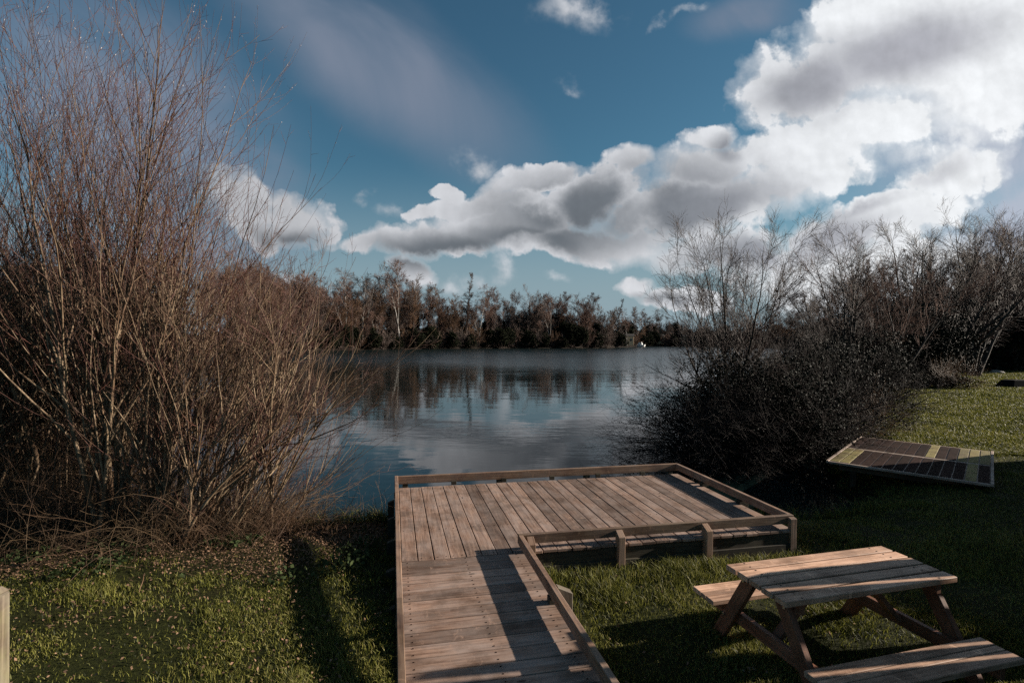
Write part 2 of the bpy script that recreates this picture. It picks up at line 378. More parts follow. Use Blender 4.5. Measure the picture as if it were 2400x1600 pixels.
def axis_pts(segs):
    out = []
    for a, b_, st in segs: out += list(np.arange(a, b_, st))
    return np.array(out+[segs[-1][1]])
xs = axis_pts([(-900, -200, 70), (-200, -60, 14), (-60, -16, 3), (-16, -7, .5), (-7, 12, .12), (12, 30, .8), (30, 110, 5), (110, 240, 16), (240, 900, 70)])
ys = axis_pts([(-60, 0, 6), (0, 2, .5), (2, 13, .12), (13, 30, .6), (30, 90, 3), (90, 210, 3), (210, 400, 20), (400, 1400, 90)])
GX, GY = np.meshgrid(xs, ys); GZ, GS = gz(GX, GY)
nx, ny = len(xs), len(ys); ii = np.arange(nx*ny).reshape(ny, nx)
F = np.stack([ii[:-1, :-1], ii[:-1, 1:], ii[1:, 1:], ii[1:, :-1]], -1).reshape(-1, 4)
g_o = quads('ground', np.stack([GX, GY, GZ], -1).reshape(-1, 3), F, M['lawn'], smooth=True)
tag(g_o, kind='structure')
w_o = quads('water', [(-130, 5, WZ), (150, 5, WZ), (150, 230, WZ), (-130, 230, WZ)], [(0, 1, 2, 3)], M['water'])
tag(w_o, kind='structure')

# ------------------------------------------------------------------ fishing deck with ramp
A = .2202
e1 = Vector((math.cos(.222), math.sin(.222), 0)); e2 = Vector((-e1.y, e1.x, 0)); UZ = Vector((0, 0, 1))
B0 = Vector((-1.5185, 7.117, 0))
def dk(a, b_, z): return B0+e1*a-e2*b_+UZ*z          # a to the right, b towards the camera
DW, DD, RW = 4.125, 2.38, 1.12
DZ, RZ = .33, .47
deck = empty('fishing_deck', dk(2, 1.2, 0))
deck.location = (0, 0, 0)
tag(deck, 'weathered timber fishing deck with low edge boards and a plank ramp, jutting over the lake', 'deck')
mb = MB(); nb_ = 28; wpl = (DW-.02)/nb_
for i in range(nb_):
    a0 = .01+i*wpl
    ja = rng.uniform(-.0011, .0011); mb.box(dk(a0+wpl/2, (.085+DD+.07)/2+rng.uniform(-.006, .006), DZ-.014+rng.uniform(-.002, .002)), -e2+e1*ja, e1+e2*ja, UZ, (DD-.015, wpl-.008+rng.uniform(-.0015, .001), .028))
mb.build('deck_boards', M['deck'], deck)
mb = MB(); b_ = DD+.075; k = 0
while b_ < 6.4:
    w = .147; mb.box(dk(RW/2, b_+w/2, DZ-.014+rng.uniform(-.001, .001)), e1, e2, UZ, (RW+.03, w-.007, .028)); b_ += w
mb.build('ramp_boards', M['deck'], deck)
def edge(name, p, q, rnd=None, t=.045, h=.090):
    m_ = MB(); m_.bar(p, q, t, h, rnd=rnd); return m_.build(name, M['rail'], deck, .004)
ez = RZ-.044
edge('edge_board', dk(0, .012, ez-.011), dk(DW+.02, .012, ez-.011), h=.106)
edge('edge_board', dk(-.02, -.01, ez+.001), dk(-.02, 3.4, ez+.001))
edge('edge_board', dk(-.02, 3.404, ez), dk(-.02, 6.4, ez))
edge('edge_board', dk(DW, .036, ez+.0005), dk(DW, DD-.025, ez+.0005))
edge('edge_board', dk(RW-.02, DD, ez+.001), dk(DW+.02, DD, ez+.001))
edge('edge_board', dk(RW, DD+.025, ez), dk(RW, 6.4, ez))
# spacer blocks carrying the edge boards
def spacer(a, b_, w, d):
    m_ = MB(); m_.box(dk(a, b_, DZ+.025), e1, e2, UZ, (w, d, .052)); m_.build('spacer_block', M['under'], deck, .002)
for a in (.75, 1.45, 2.15, 2.85, 3.55): spacer(a, .052, .07, .03)
for b_ in (.75, 1.55): spacer(DW, b_, .09, .07)
for b_ in (.5, 1.9, 3.5, 5.1): spacer(-.02, b_, .06, .07)
for b_ in (3.42, 4.95): spacer(RW, b_, .06, .07)
# joists and fascia
mb = MB()
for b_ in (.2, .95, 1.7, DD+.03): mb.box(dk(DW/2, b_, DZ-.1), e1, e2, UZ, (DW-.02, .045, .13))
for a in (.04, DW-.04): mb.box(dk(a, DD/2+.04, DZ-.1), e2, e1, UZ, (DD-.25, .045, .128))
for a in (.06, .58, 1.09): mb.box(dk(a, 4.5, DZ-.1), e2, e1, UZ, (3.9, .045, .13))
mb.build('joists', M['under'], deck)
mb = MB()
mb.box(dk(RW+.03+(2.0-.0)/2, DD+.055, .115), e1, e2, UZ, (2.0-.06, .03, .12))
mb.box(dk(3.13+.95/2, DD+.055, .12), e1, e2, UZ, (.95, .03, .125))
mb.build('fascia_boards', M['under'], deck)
def post(a, b_, dirv, top=RZ-.012, w=.07, dep=.085, bot=-.5, slope=.05, mat='rail'):
    d = Vector(dirv); s = UZ.cross(d); c = dk(a, b_, 0)
    ring = lambda z0, z1: [c-s*w/2+UZ*z0, c+s*w/2+UZ*z0, c+s*w/2+d*dep+UZ*z1, c-s*w/2+d*dep+UZ*z1]
    m_ = MB(); m_.prism(ring(bot, bot), ring(top, top-slope), UZ); return m_.build('post', M[mat], deck, .004)
post(RW+.09, DD+.024, -e2, dep=.09)
post(2.12, DD+.024, -e2); post(3.07, DD+.024, -e2, dep=.10); post(DW-.02, DD+.024, -e2, dep=.05, slope=.01, w=.075)
post(RW+.035, 3.42, e1, dep=.12, slope=.055, mat='post'); post(RW+.09, 4.95, e1, dep=.12)
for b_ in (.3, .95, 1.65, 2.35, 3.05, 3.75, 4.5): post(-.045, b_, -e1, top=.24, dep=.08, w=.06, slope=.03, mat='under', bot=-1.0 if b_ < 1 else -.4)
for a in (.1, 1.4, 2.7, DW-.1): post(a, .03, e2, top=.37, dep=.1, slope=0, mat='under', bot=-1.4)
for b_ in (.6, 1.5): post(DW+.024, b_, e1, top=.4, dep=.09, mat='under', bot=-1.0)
# screw heads along the boards
mb = MB()
for i in range(nb_):
    for b_ in (.2, .95, 1.7, DD+.03):
        for q in (-.04, .04): mb.box(dk(.01+(i+.5)*wpl+q, b_, DZ+.0012), e1, e2, UZ, (.008, .008, .002))
b_ = DD+.075
while b_ < 6.3:
    for a in (.06, .58, 1.06):
        for q in (.035, .11): mb.box(dk(a, b_+q, DZ+.0012), e1, e2, UZ, (.009, .009, .002))
    b_ += .147
tag(mb.build('screw_heads', M['panelmat'], deck, 0), kind='stuff')

# ------------------------------------------------------------------ low platform at the water's edge
def platform(origin, yaw, Lx, Ly, top, label, seed, rows=2, per=14, cat='platform'):
    g = random.Random(seed)
    q1 = Vector((math.cos(yaw), math.sin(yaw), 0)); q2 = Vector((-q1.y, q1.x, 0)); O = Vector(origin)
    P_ = lambda a, b_, z: O+q1*a+q2*b_+UZ*z
    root = empty('fishing_platform'); tag(root, label, cat)
    m_ = MB()
    for a, w in ((.02, .04), (Lx-.02, .04)): m_.box(P_(a, Ly/2, top-.021), q2, q1, UZ, (Ly, w, .042))
    for b_ in (.035, Ly/2, Ly-.035): m_.box(P_(Lx/2, b_, top-.03), q1, q2, UZ, (Lx-.085, .07 if b_ != Ly/2 else .13, .036))
    m_.build('frame', M['pale'], root, .004)
    n = per; w = (Lx-.085)/n; dark = MB(); light = MB(); gap = MB()
    cells = [(.07, Ly/2-.065), (Ly/2+.065, Ly-.07)]
    olive = {(0, 0), (0, 1), (0, 12), (1, 8), (1, 11), (1, 12), (1, 13)}
    for r_, (b0, b1) in enumerate(cells):
        for i in range(n):
            tgt = light if (r_, i) in olive else dark
            tgt.box(P_(.0425+(i+.5)*w, (b0+b1)/2, top-.024), q2, q1, UZ, (b1-b0-.010, w-.017, .036), g.random())
        gap.box(P_(Lx/2, (b0+b1)/2, top-.032), q1, q2, UZ, (Lx-.088, b1-b0-.002, .03), .5)
    dark.build('dark_boards', M['panelmat'], root, .003); light.build('mossy_boards', M['olive'], root, .003)
    gap.build('grout_strips', M['pale'], root, 0)
    m_ = MB()
    for a in (.35, Lx-.35):
        for b_ in (.4, Ly/2, Ly-.4): l_ = MB(); l_.box(P_(a, b_, top-.52), UZ, q1, q2, (.86, .09, .09)); l_.build('leg', M['under'], root)
    for b_ in (.3, Ly-.3): m_ = MB(); m_.box(P_(Lx/2, b_, top-.12), q1, q2, UZ, (Lx-.3, .045, .14)); m_.build('beam', M['under'], root)
    return root
platform((5.544, 9.30, 0), -.7365, 2.19, 3.25, .25, 'low fishing platform with two rows of dark and mossy boards in a pale frame', 3)

# ------------------------------------------------------------------ picnic table
TC = Vector((2.329, 3.727, 0)); r1 = Vector((math.cos(.2689), math.sin(.2689), 0)); r2 = Vector((-r1.y, r1.x, 0))
def tb(a, b_, z): return TC+r1*a+r2*b_+UZ*z
TL, TW, TZ, SZ = 1.435, .58, .73, .394
table = empty('picnic_table'); tag(table, 'brown wooden picnic table with attached benches standing on the grass right of the ramp', 'picnic table')
mb = MB(); w = TW/5
for i in range(5): mb.box(tb(rng.uniform(-.004, .004), -TW/2+(i+.5)*w, TZ-.019+rng.uniform(-.001, .001)), r1, r2, UZ, (TL, w-.016, .038))
mb.build('tabletop', M['table'], table, .004)
for s in (1, -1):
    mb = MB(); o_ = .677
    for c_, ww in ((.05, .098), (.13, .052), (.207, .092)): mb.box(tb(rng.uniform(-.004, .004), s*(o_-c_), SZ-.018), r1, r2, UZ, (TL, ww, .036))
    mb.build('seat', M['table'], table, .004)
GZt = -.02
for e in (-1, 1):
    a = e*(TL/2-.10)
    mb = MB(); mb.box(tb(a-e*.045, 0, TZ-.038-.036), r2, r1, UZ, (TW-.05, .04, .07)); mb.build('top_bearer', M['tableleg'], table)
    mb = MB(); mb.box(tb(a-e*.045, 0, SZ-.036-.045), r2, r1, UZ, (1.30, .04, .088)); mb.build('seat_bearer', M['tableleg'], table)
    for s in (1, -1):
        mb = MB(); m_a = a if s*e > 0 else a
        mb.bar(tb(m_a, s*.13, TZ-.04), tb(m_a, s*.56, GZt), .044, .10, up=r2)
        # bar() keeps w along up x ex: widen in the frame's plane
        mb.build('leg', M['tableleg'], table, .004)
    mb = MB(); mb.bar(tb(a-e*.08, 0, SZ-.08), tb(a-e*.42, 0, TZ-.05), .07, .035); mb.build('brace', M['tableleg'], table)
    for s in (1, -1):
        for zz, yy_ in ((TZ-.085, .19), (SZ-.085, .40)):
            c_ = tb(a+e*.024, s*yy_, zz); ring = [c_+r2*.012*math.cos(t_)+UZ*.012*math.sin(t_) for t_ in np.arange(8)*math.pi/4]
            mb = MB(); mb.prism(ring, [p+r1*e*.008 for p in ring], r1); mb.build('bolt', M['metal'], table, 0)

for e in (-1, 1):
    for i in range(5):
        for q in (-.03, .03):
            c_ = tb(e*(TL/2-.14), -TW/2+(i+.5)*TW/5+q, TZ+.0005); ring = [c_+r1*.006*math.cos(t_)+r2*.006*math.sin(t_) for t_ in np.arange(8)*math.pi/4]
            mb = MB(); mb.prism(ring, [p+UZ*.002 for p in ring], UZ); mb.build('screw', M['darkmetal'], table, 0)
# pale timber post at the left, near the camera
pz = at(24, 1392, 2.6)
post_o = empty('timber_post'); tag(post_o, 'pale square timber post with a pointed top at the bottom left corner', 'post')
cx_, cy_ = pz.x-.15, 2.65; w_ = .055
ring = lambda s_, z: [Vector((cx_+x*s_, cy_+y*s_, z)) for x, y in ((-w_, -w_), (w_, -w_), (w_, w_), (-w_, w_))]
mb = MB(); mb.prism(ring(1, 0), ring(1, pz.z-.03), UZ, .9); mb.build('shaft', M['post'], post_o, .008)
mb = MB(); mb.prism(ring(1.0, pz.z-.027), ring(.55, pz.z+.005), UZ, .7); mb.build('cap', M['post'], post_o, .004)

# ------------------------------------------------------------------ willow shrubs on the left bank
def willow(loc, label, nst, lean, spread, hgt, g, catk=0, rbase=.028, fill=1.0, gname='willow shrubs on the left bank', thin=1.0, dirs=None, wob=.055):
    x, y = loc; z = float(gz(x, y)[0])-.05
    root = empty('willow_shrub', (x, y, z)); tag(root, label, 'shrub', gname)
    n = nst
    P0 = np.stack([g.normal(0, spread, n), g.normal(0, spread*.6, n), np.zeros(n)], 1)
    D = np.stack([g.normal(lean[0], lean[2], n), g.normal(lean[1], lean[2]*.7, n), np.ones(n)], 1)
    D = nrm(D); Ln = hgt*(.62+.42*g.random(n))/np.maximum(.6, D[:, 2]**.35)
    P, T = grow(P0, D, Ln, 14, wob*1.35, .02, g)
    r0 = rbase*(.45+.75*g.random(n)); Rr = taper(r0, r0*.12, 14)
    st = Tub(); st.add(P, Rr, 6)
    tw = Tub()
    # level 1: ascending branches
    p, d, r, t, ix = sprout(P, T, Rr, max(2, int(13*fill)), .14, .95, .45, g)
    l1 = Ln[ix]*(.28+.42*g.random(len(ix)))*(1.2-t*.8)
    P1, T1 = grow(p, d, l1, 9, .07, .055, g); R1 = taper(np.minimum(r*.78, .014), np.full(len(r), .0019), 9); st.add(P1, R1, 4)
    # level 2: twigs
    p, d, r, t, ix = sprout(P1, T1, R1, max(2, int(7*fill)), .1, .98, .55, g)
    l2 = l1[ix]*(.25+.4*g.random(len(ix)))*(1.1-t*.5)
    P2, T2 = grow(p, d, l2, 5, .07, .13, g); R2 = taper(np.minimum(r*.7, .0038)*thin, np.full(len(r), .0014), 5); tw.add(P2, R2, 3)
    # level 2b twigs straight off the stems
    p, d, r, t, ix = sprout(P, T, Rr, int(9*fill), .1, 1.0, .65, g)
    l3 = .25+.5*g.random(len(ix))
    P3, T3 = grow(p, d, l3, 5, .09, .05, g); R3 = taper(np.full(len(r), .0034)*thin, np.full(len(r), .0013), 5); tw.add(P3, R3, 3)
    # level 3 short spurs
    p, d, r, t, ix = sprout(P2, T2, R2, 2, .1, .95, .7, g)
    l4 = .05+.12*g.random(len(ix)); P4, T4 = grow(p, d, l4, 2, .1, .05, g); tw.add(P4, taper(np.full(len(r), .0019)*thin, np.full(len(r), .0012), 2), 3)
    # buds: small swellings along the upper twigs
    if catk:
        allP = [(P, T, Rr), (P1, T1, R1), (P2, T2, R2)]
        C = Tub()
        for (a_, b_, c_), per, lo in zip(allP, (7, 1, 1), (.82, .75, .7)):
            p, d, r, t, ix = sprout(a_, b_, c_, per, lo, 1.0, .45, g)
            keep = (p[:, 2] > hgt*catk)&(g.random(len(p)) < .42); p, d = p[keep], d[keep]
            if len(p) == 0: continue
            k = len(p); PP = p[:, None]+d[:, None]*np.array([0, .006, .015, .022])[None, :, None]
            RR = np.repeat(np.array([[.0012, .0034, .003, .001]]), k, 0)*(.7+.6*g.random(k))[:, None]
            C.add(PP, RR, 5)
        tag(C.build('catkins', M['catkin'], root), kind='stuff')
    st.build('stems', M['willow'], root); tw.build('twigs', M['willow_twig'], root)
    return root

def g_(s): return np.random.default_rng(s)
willow((-4.55, 6.35), 'tallest willow shrub with catkin tips, left of the fan of leaning stems', 15, (-.01, .02, .105), .42, 6.1, g_(1), .72, .026, 1.0)
willow((-6.15, 6.7), 'tall upright willow shrub with catkin tips, cut by the left edge of the photo', 16, (.02, .0, .15), .5, 6.3, g_(2), .72, .026, 1.0)
willow((-3.9, 6.15), 'willow shrub of medium height whose stems rise just right of the tallest one', 16, (.07, .05, .13), .32, 4.2, g_(3), .85, .022, .95)
willow((-3.6, 5.95), 'low willow shrub fanning its straight pale stems out to the right over the water', 20, (.46, .14, .22), .24, 3.0, g_(4), 0, .020, .5)
willow((-3.45, 6.5), 'willow shrub behind the fan, with long thin rods leaning over the lake', 11, (.22, .2, .18), .3, 3.3, g_(5), 0, .017, .6)
willow((-3.3, 6.2), 'lowest willow shrub at the water edge, its fine reddish twigs bending right over the lake', 15, (.72, .25, .34), .22, 1.7, g_(9), 0, .010, .5)
willow((-6.9, 5.9), 'half hidden willow shrub in the shade at the left edge, nearest the camera', 12, (.05, .1, .22), .35, 4.2, g_(6), 0, .03, .9)
willow((-5.4, 7.9), 'willow shrub standing behind the tallest one, at the water', 18, (.12, .0, .24), .5, 4.8, g_(7), 0, .026, .9)
willow((-7.9, 8.3), 'willow shrub behind the left edge shrubs, tangled with evergreen', 18, (.0, .0, .26), .6, 5.0, g_(8), 0, .026, .9)

# brown tangle (brambles and thin dead stems) around the willow bases
def tangle(name, label, cat, spots, n, Lr, g, mat, up=.7, trop=-.09, rr=.0028, h=0.0, group=None, wob=.16, sub=3):
    t = Tub(); P0 = []
    for (x, y, sx, sy), k in zip(spots, n):
        xx = g.normal(x, sx, k); yy_ = g.normal(y, sy, k); z, sd = gz(xx, yy_)
        kp = sd > -.5; P0.append(np.stack([xx, yy_, np.maximum(z, WZ)+h*g.random(k)], 1)[kp])
    P0 = np.concatenate(P0); n_ = len(P0)
    D = np.stack([g.normal(.15, .6, n_), g.normal(0, .5, n_), np.full(n_, up)+.4*g.random(n_)], 1)
    Ln = Lr[0]+(Lr[1]-Lr[0])*g.random(n_)**1.6
    P, T = grow(P0, nrm(D), Ln, 9, wob, trop, g); P[:, :, 2] = np.maximum(P[:, :, 2], P0[:, None, 2]*0+WZ+.02)
    r0 = rr*(.5+1.1*g.random(n_)); Rr = taper(r0, r0*.35, 9); t.add(P, Rr, 3)
    if sub:
        p, d, r, tt, ix = sprout(P, T, Rr, sub, .15, .95, .8, g)
        l = .08+.3*g.random(len(ix)); P2, T2 = grow(p, d, l, 4, .16, trop*.6, g); t.add(P2, taper(r*.6, r*.3, 4), 3)
    o = t.build(name, mat); tag(o, label, cat, group); return o
SPL = [(-3.5, 6.35, .55, .5), (-4.6, 6.3, .7, .6), (-5.9, 6.2, .8, .6), (-7.2, 6.6, .9, .8), (-2.9, 6.6, .3, .35)]
o = tangle('bramble_thicket', 'knee high brown tangle of brambles and dead stems round the willow bases', 'brambles', SPL, (700, 800, 900, 700, 260), (.35, 1.5), g_(21), M['tangle'])
tag(o, kind='stuff')
o = tangle('understorey_twigs', 'dense brown understorey of fine twigs filling the willows to head height', 'undergrowth', [(-4.2, 7.0, .5, .5), (-5.4, 7.2, .8, .6), (-6.8, 7.4, 1.0, .8), (-8.6, 7.8, 1.2, .9), (-3.5, 6.7, .3, .3)], (70, 200, 420, 620, 10), (.9, 3.2), g_(22), M['tangle'], up=1.5, trop=.0, rr=.0042, wob=.13, sub=9)
tag(o, kind='stuff')
o = tangle('dead_stems', 'upright orange tan dead stems at the lake edge below the leaning willow rods', 'dead stems', [(-2.75, 6.45, .35, .22), (-3.6, 5.9, .5, .25), (-1.9, 7.2, .25, .1)], (330, 220, 40), (.15, .6), g_(23), M['reed'], up=1.6, trop=-.03, rr=.0028, wob=.1, sub=1)
tag(o, kind='stuff')

# dark evergreen behind the willows
def lumpy(g, n, c, rad, lumps, sh=.8):
    """points in a lumpy ellipsoid, more near its surface"""
    cs = nrm(g.normal(0, 1, (lumps, 3)))*(.35+.5*g.random((lumps, 1))); rr = .25+.32*g.random(lumps)
    i = g.integers(0, lumps, n); p = nrm(g.normal(0, 1, (n, 3)))*(g.random((n, 1))**(1/3*sh))
    return np.array(c)+(cs[i]+p*rr[i][:, None])*np.array(rad)
def bush(name, label, cat, loc, rad, nl, ls, nt_, g, lm, tm, group=None, zc=None, lumps=26, tl=(.3, .9), trop=.03, tr=.006, halo=1.0):
    x, y = loc; z = float(gz(x, y)[0]); z = max(z, WZ)
    root = empty(name, (x, y, z)); tag(root, label, cat, group)
    zc = rad[2]*.85 if zc is None else zc
    C = lumpy(g, nl, (0, 0, zc), rad, lumps); C = C[C[:, 2] > -.0+.04]
    leaves('leaves', C, ls, lm, root, g)
    t = Tub(); k = nt_
    dirs = nrm(g.normal(0, 1, (k, 3))*np.array([1, 1, .8])+np.array([0, 0, .35])); P0 = np.stack([g.normal(0, .15*rad[0], k), g.normal(0, .15*rad[1], k), np.abs(g.normal(0, .35*rad[2], k))], 1)
    l = np.linalg.norm(dirs*np.array(rad), axis=1)*(.75+.5*g.random(k))*halo
    P, T = grow(P0, dirs, l, 8, .09, trop, g); r0 = tr*(1+1.5*g.random(k)); Rr = taper(r0*1.6, r0*.25, 8); t.add(P, Rr, 4)
    p, d, r, tt, ix = sprout(P, T, Rr, 9, .3, 1, .6, g); l = tl[0]+(tl[1]-tl[0])*g.random(len(ix)); P2, T2 = grow(p, d, l, 5, .1, trop, g); R2 = taper(np.minimum(r*.6, .006), np.full(len(r), .0018), 5); t.add(P2, R2, 3)
    p, d, r, tt, ix = sprout(P2, T2, R2, 5, .2, 1, .7, g); l = .1+.25*g.random(len(ix)); P3, T3 = grow(p, d, l, 3, .12, trop, g); t.add(P3, taper(np.minimum(r*.7, .0035), np.full(len(r), .0015), 3), 3)
    t.build('branches', tm, root); return root
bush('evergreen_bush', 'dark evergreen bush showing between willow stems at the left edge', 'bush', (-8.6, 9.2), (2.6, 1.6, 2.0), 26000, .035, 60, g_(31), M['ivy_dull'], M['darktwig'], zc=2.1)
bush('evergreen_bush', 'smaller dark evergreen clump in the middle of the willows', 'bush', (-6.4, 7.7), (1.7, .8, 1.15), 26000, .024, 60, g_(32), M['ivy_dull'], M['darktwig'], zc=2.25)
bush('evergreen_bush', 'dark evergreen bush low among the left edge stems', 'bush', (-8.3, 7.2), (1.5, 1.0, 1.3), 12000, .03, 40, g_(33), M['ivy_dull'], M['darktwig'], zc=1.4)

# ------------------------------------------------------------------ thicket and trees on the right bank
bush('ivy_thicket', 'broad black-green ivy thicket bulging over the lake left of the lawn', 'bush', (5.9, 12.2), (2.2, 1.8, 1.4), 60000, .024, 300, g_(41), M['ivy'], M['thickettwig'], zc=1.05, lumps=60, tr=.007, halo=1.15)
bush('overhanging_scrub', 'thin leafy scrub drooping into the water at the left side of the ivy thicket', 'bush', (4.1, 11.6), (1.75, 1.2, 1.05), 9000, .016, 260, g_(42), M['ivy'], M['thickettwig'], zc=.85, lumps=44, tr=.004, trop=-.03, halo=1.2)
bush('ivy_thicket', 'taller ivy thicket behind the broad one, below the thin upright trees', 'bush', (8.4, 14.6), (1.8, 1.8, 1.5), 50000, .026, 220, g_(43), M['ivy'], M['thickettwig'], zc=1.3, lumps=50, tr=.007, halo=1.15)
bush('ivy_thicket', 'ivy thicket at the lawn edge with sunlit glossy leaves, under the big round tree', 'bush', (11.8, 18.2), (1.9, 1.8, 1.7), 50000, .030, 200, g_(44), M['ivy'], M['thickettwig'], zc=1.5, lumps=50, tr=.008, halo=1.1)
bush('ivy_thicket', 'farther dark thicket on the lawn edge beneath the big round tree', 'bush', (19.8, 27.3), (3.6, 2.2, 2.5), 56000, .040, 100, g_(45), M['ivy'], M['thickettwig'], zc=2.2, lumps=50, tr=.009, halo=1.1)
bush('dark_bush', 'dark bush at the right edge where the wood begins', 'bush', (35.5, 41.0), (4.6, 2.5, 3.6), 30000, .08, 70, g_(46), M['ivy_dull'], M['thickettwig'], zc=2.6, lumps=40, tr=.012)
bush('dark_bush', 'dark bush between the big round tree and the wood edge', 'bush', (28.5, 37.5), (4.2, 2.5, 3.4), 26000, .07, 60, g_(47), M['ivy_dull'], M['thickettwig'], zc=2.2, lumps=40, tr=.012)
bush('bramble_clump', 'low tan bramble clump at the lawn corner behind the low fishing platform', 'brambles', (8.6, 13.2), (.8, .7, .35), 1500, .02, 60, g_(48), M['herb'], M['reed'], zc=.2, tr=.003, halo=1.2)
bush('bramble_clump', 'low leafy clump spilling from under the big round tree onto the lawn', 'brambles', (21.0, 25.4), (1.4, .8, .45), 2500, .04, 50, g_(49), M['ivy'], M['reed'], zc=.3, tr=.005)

def bare_tree(name, label, loc, h, nst, spread, g, bm, tm, cat='tree', group=None, r0=.07, lv=(8, 8, 6), up=.03, tmin=.0022, z=None, clear=.25, wob=.06, sides=5, lfac=.5, angle=.55, sway=(0, 0), spirey=False):
    x, y = loc; z = max(float(gz(x, y)[0]), WZ)-.1 if z is None else z
    root = empty(name, (x, y, z)); tag(root, label, cat, group)
    n = nst; P0 = np.stack([g.normal(0, .12*(n > 1), n), g.normal(0, .12*(n > 1), n), np.zeros(n)], 1)
    D = np.stack([g.normal(sway[0], spread, n), g.normal(sway[1], spread*.8, n), np.ones(n)], 1); D = nrm(D)
    Ln = h*(.8+.25*g.random(n))*D[:, 2]**.2
    P, T = grow(P0, D, Ln, 12, wob, up, g); rr = r0*(.7+.5*g.random(n)); R0 = taper(rr, rr*.08, 12)
    st = Tub(); st.add(P, R0, sides+1); tw = Tub()
    p, d, r, t, ix = sprout(P, T, R0, lv[0], clear, .97, angle, g)
    l1 = Ln[ix]*lfac*(.5+.5*g.random(len(ix)))*(1.05-t*(.85 if spirey else .5)); P1, T1 = grow(p, d, l1, 8, .08, up*1.3, g); R1 = taper(r*.6, np.full(len(r), tmin*1.3), 8); st.add(P1, R1, sides-1)
    p, d, r, t, ix = sprout(P1, T1, R1, lv[1], .12, .98, .6, g)
    l2 = l1[ix]*(.3+.35*g.random(len(ix)))*(1.15-t*.6); P2, T2 = grow(p, d, l2, 5, .1, up*1.3, g); R2 = taper(np.minimum(r*.7, tmin*4), np.full(len(r), tmin), 5); tw.add(P2, R2, 3)
    p, d, r, t, ix = sprout(P2, T2, R2, lv[2], .1, 1.0, .6, g)
    l3 = l2[ix]*(.3+.45*g.random(len(ix))); P3, T3 = grow(p, d, l3, 3, .12, up, g); tw.add(P3, taper(np.minimum(r*.7, tmin*1.8), np.full(len(r), tmin*.8), 3), 3)
    k_ = h/max(st.top(), tw.top()); st.scale(k_); tw.scale(k_)
    st.build('trunk', bm, root); tw.build('crown', tm, root); return root
bare_tree('bare_tree', 'wide spreading bare tree rising from the ivy thicket, leaning left over the lake', (5.85, 13.5), 6.5, 12, .40, g_(51), M['darkbark'], M['darktwig'], r0=.05, lv=(11, 9, 6), tmin=.0032, clear=.3, sway=(-.10, 0), lfac=.45, up=.045)
bare_tree('bare_tree', 'thin upright bare tree, first to the right of the wide spreading tree', (9.0, 15.6), 6.0, 3, .13, g_(52), M['darkbark'], M['darktwig'], r0=.05, lv=(15, 9, 6), tmin=.0035, clear=.35, lfac=.42)
bare_tree('bare_tree', 'tallest thin bare tree in the middle of the right bank', (10.7, 17.0), 6.9, 3, .1, g_(53), M['darkbark'], M['darktwig'], r0=.055, lv=(16, 9, 6), tmin=.0035, clear=.3, lfac=.4)
bare_tree('bare_tree', 'low reddish bare tree between the tallest thin tree and the big round tree', (13.5, 19.3), 6.7, 8, .34, g_(54), M['darkbark'], M['fartwig_a'], r0=.06, lv=(12, 9, 6), tmin=.0035, clear=.25, lfac=.42)
bare_tree('bare_tree', 'big round crowned bare tree with dense dark twigs above the lawn', (21.9, 27.8), 9.4, 13, .42, g_(55), M['darkbark'], M['darktwig'], r0=.12, lv=(13, 10, 7), tmin=.0055, clear=.3, lfac=.42, wob=.05)
bare_tree('bare_tree', 'dense bare tree leaning in from the right edge behind the big round one', (29.5, 34.0), 11.5, 9, .42, g_(56), M['darkbark'], M['darktwig'], r0=.13, lv=(9, 8, 6), tmin=.006, clear=.2, lfac=.42)
bare_tree('bare_tree', 'reddish bare tree filling the gap left of the big round tree', (16.5, 26.0), 7.6, 8, .36, g_(57), M['darkbark'], M['fartwig_a'], r0=.1, lv=(9, 8, 5), tmin=.005, clear=.15, lfac=.45)
for i, (x, y, rr) in enumerate([(35.8, 39.2, .24), (37.6, 39.6, .28), (38.8, 40.8, .2)]):
    t = bare_tree('ivy_trunk_tree', ['ivy clad trunk at the right edge, left one of three', 'thickest ivy clad trunk at the right edge', 'ivy clad trunk cut by the right edge'][i], (x, y), 12, 1, .04, g_(60+i), M['darkbark'], M['fartwig_a'], r0=rr, lv=(16, 9, 5), tmin=.008, clear=.35, group='ivy clad trunks at the right edge')
    g = g_(70+i); k = 3200; th = g.random(k)*6.283; zz = g.random(k)*5; C = np.stack([np.cos(th)*(rr+.07*g.random(k)), np.sin(th)*(rr+.07*g.random(k)), zz], 1)
    leaves('ivy', C, .05, M['ivy'], t, g)

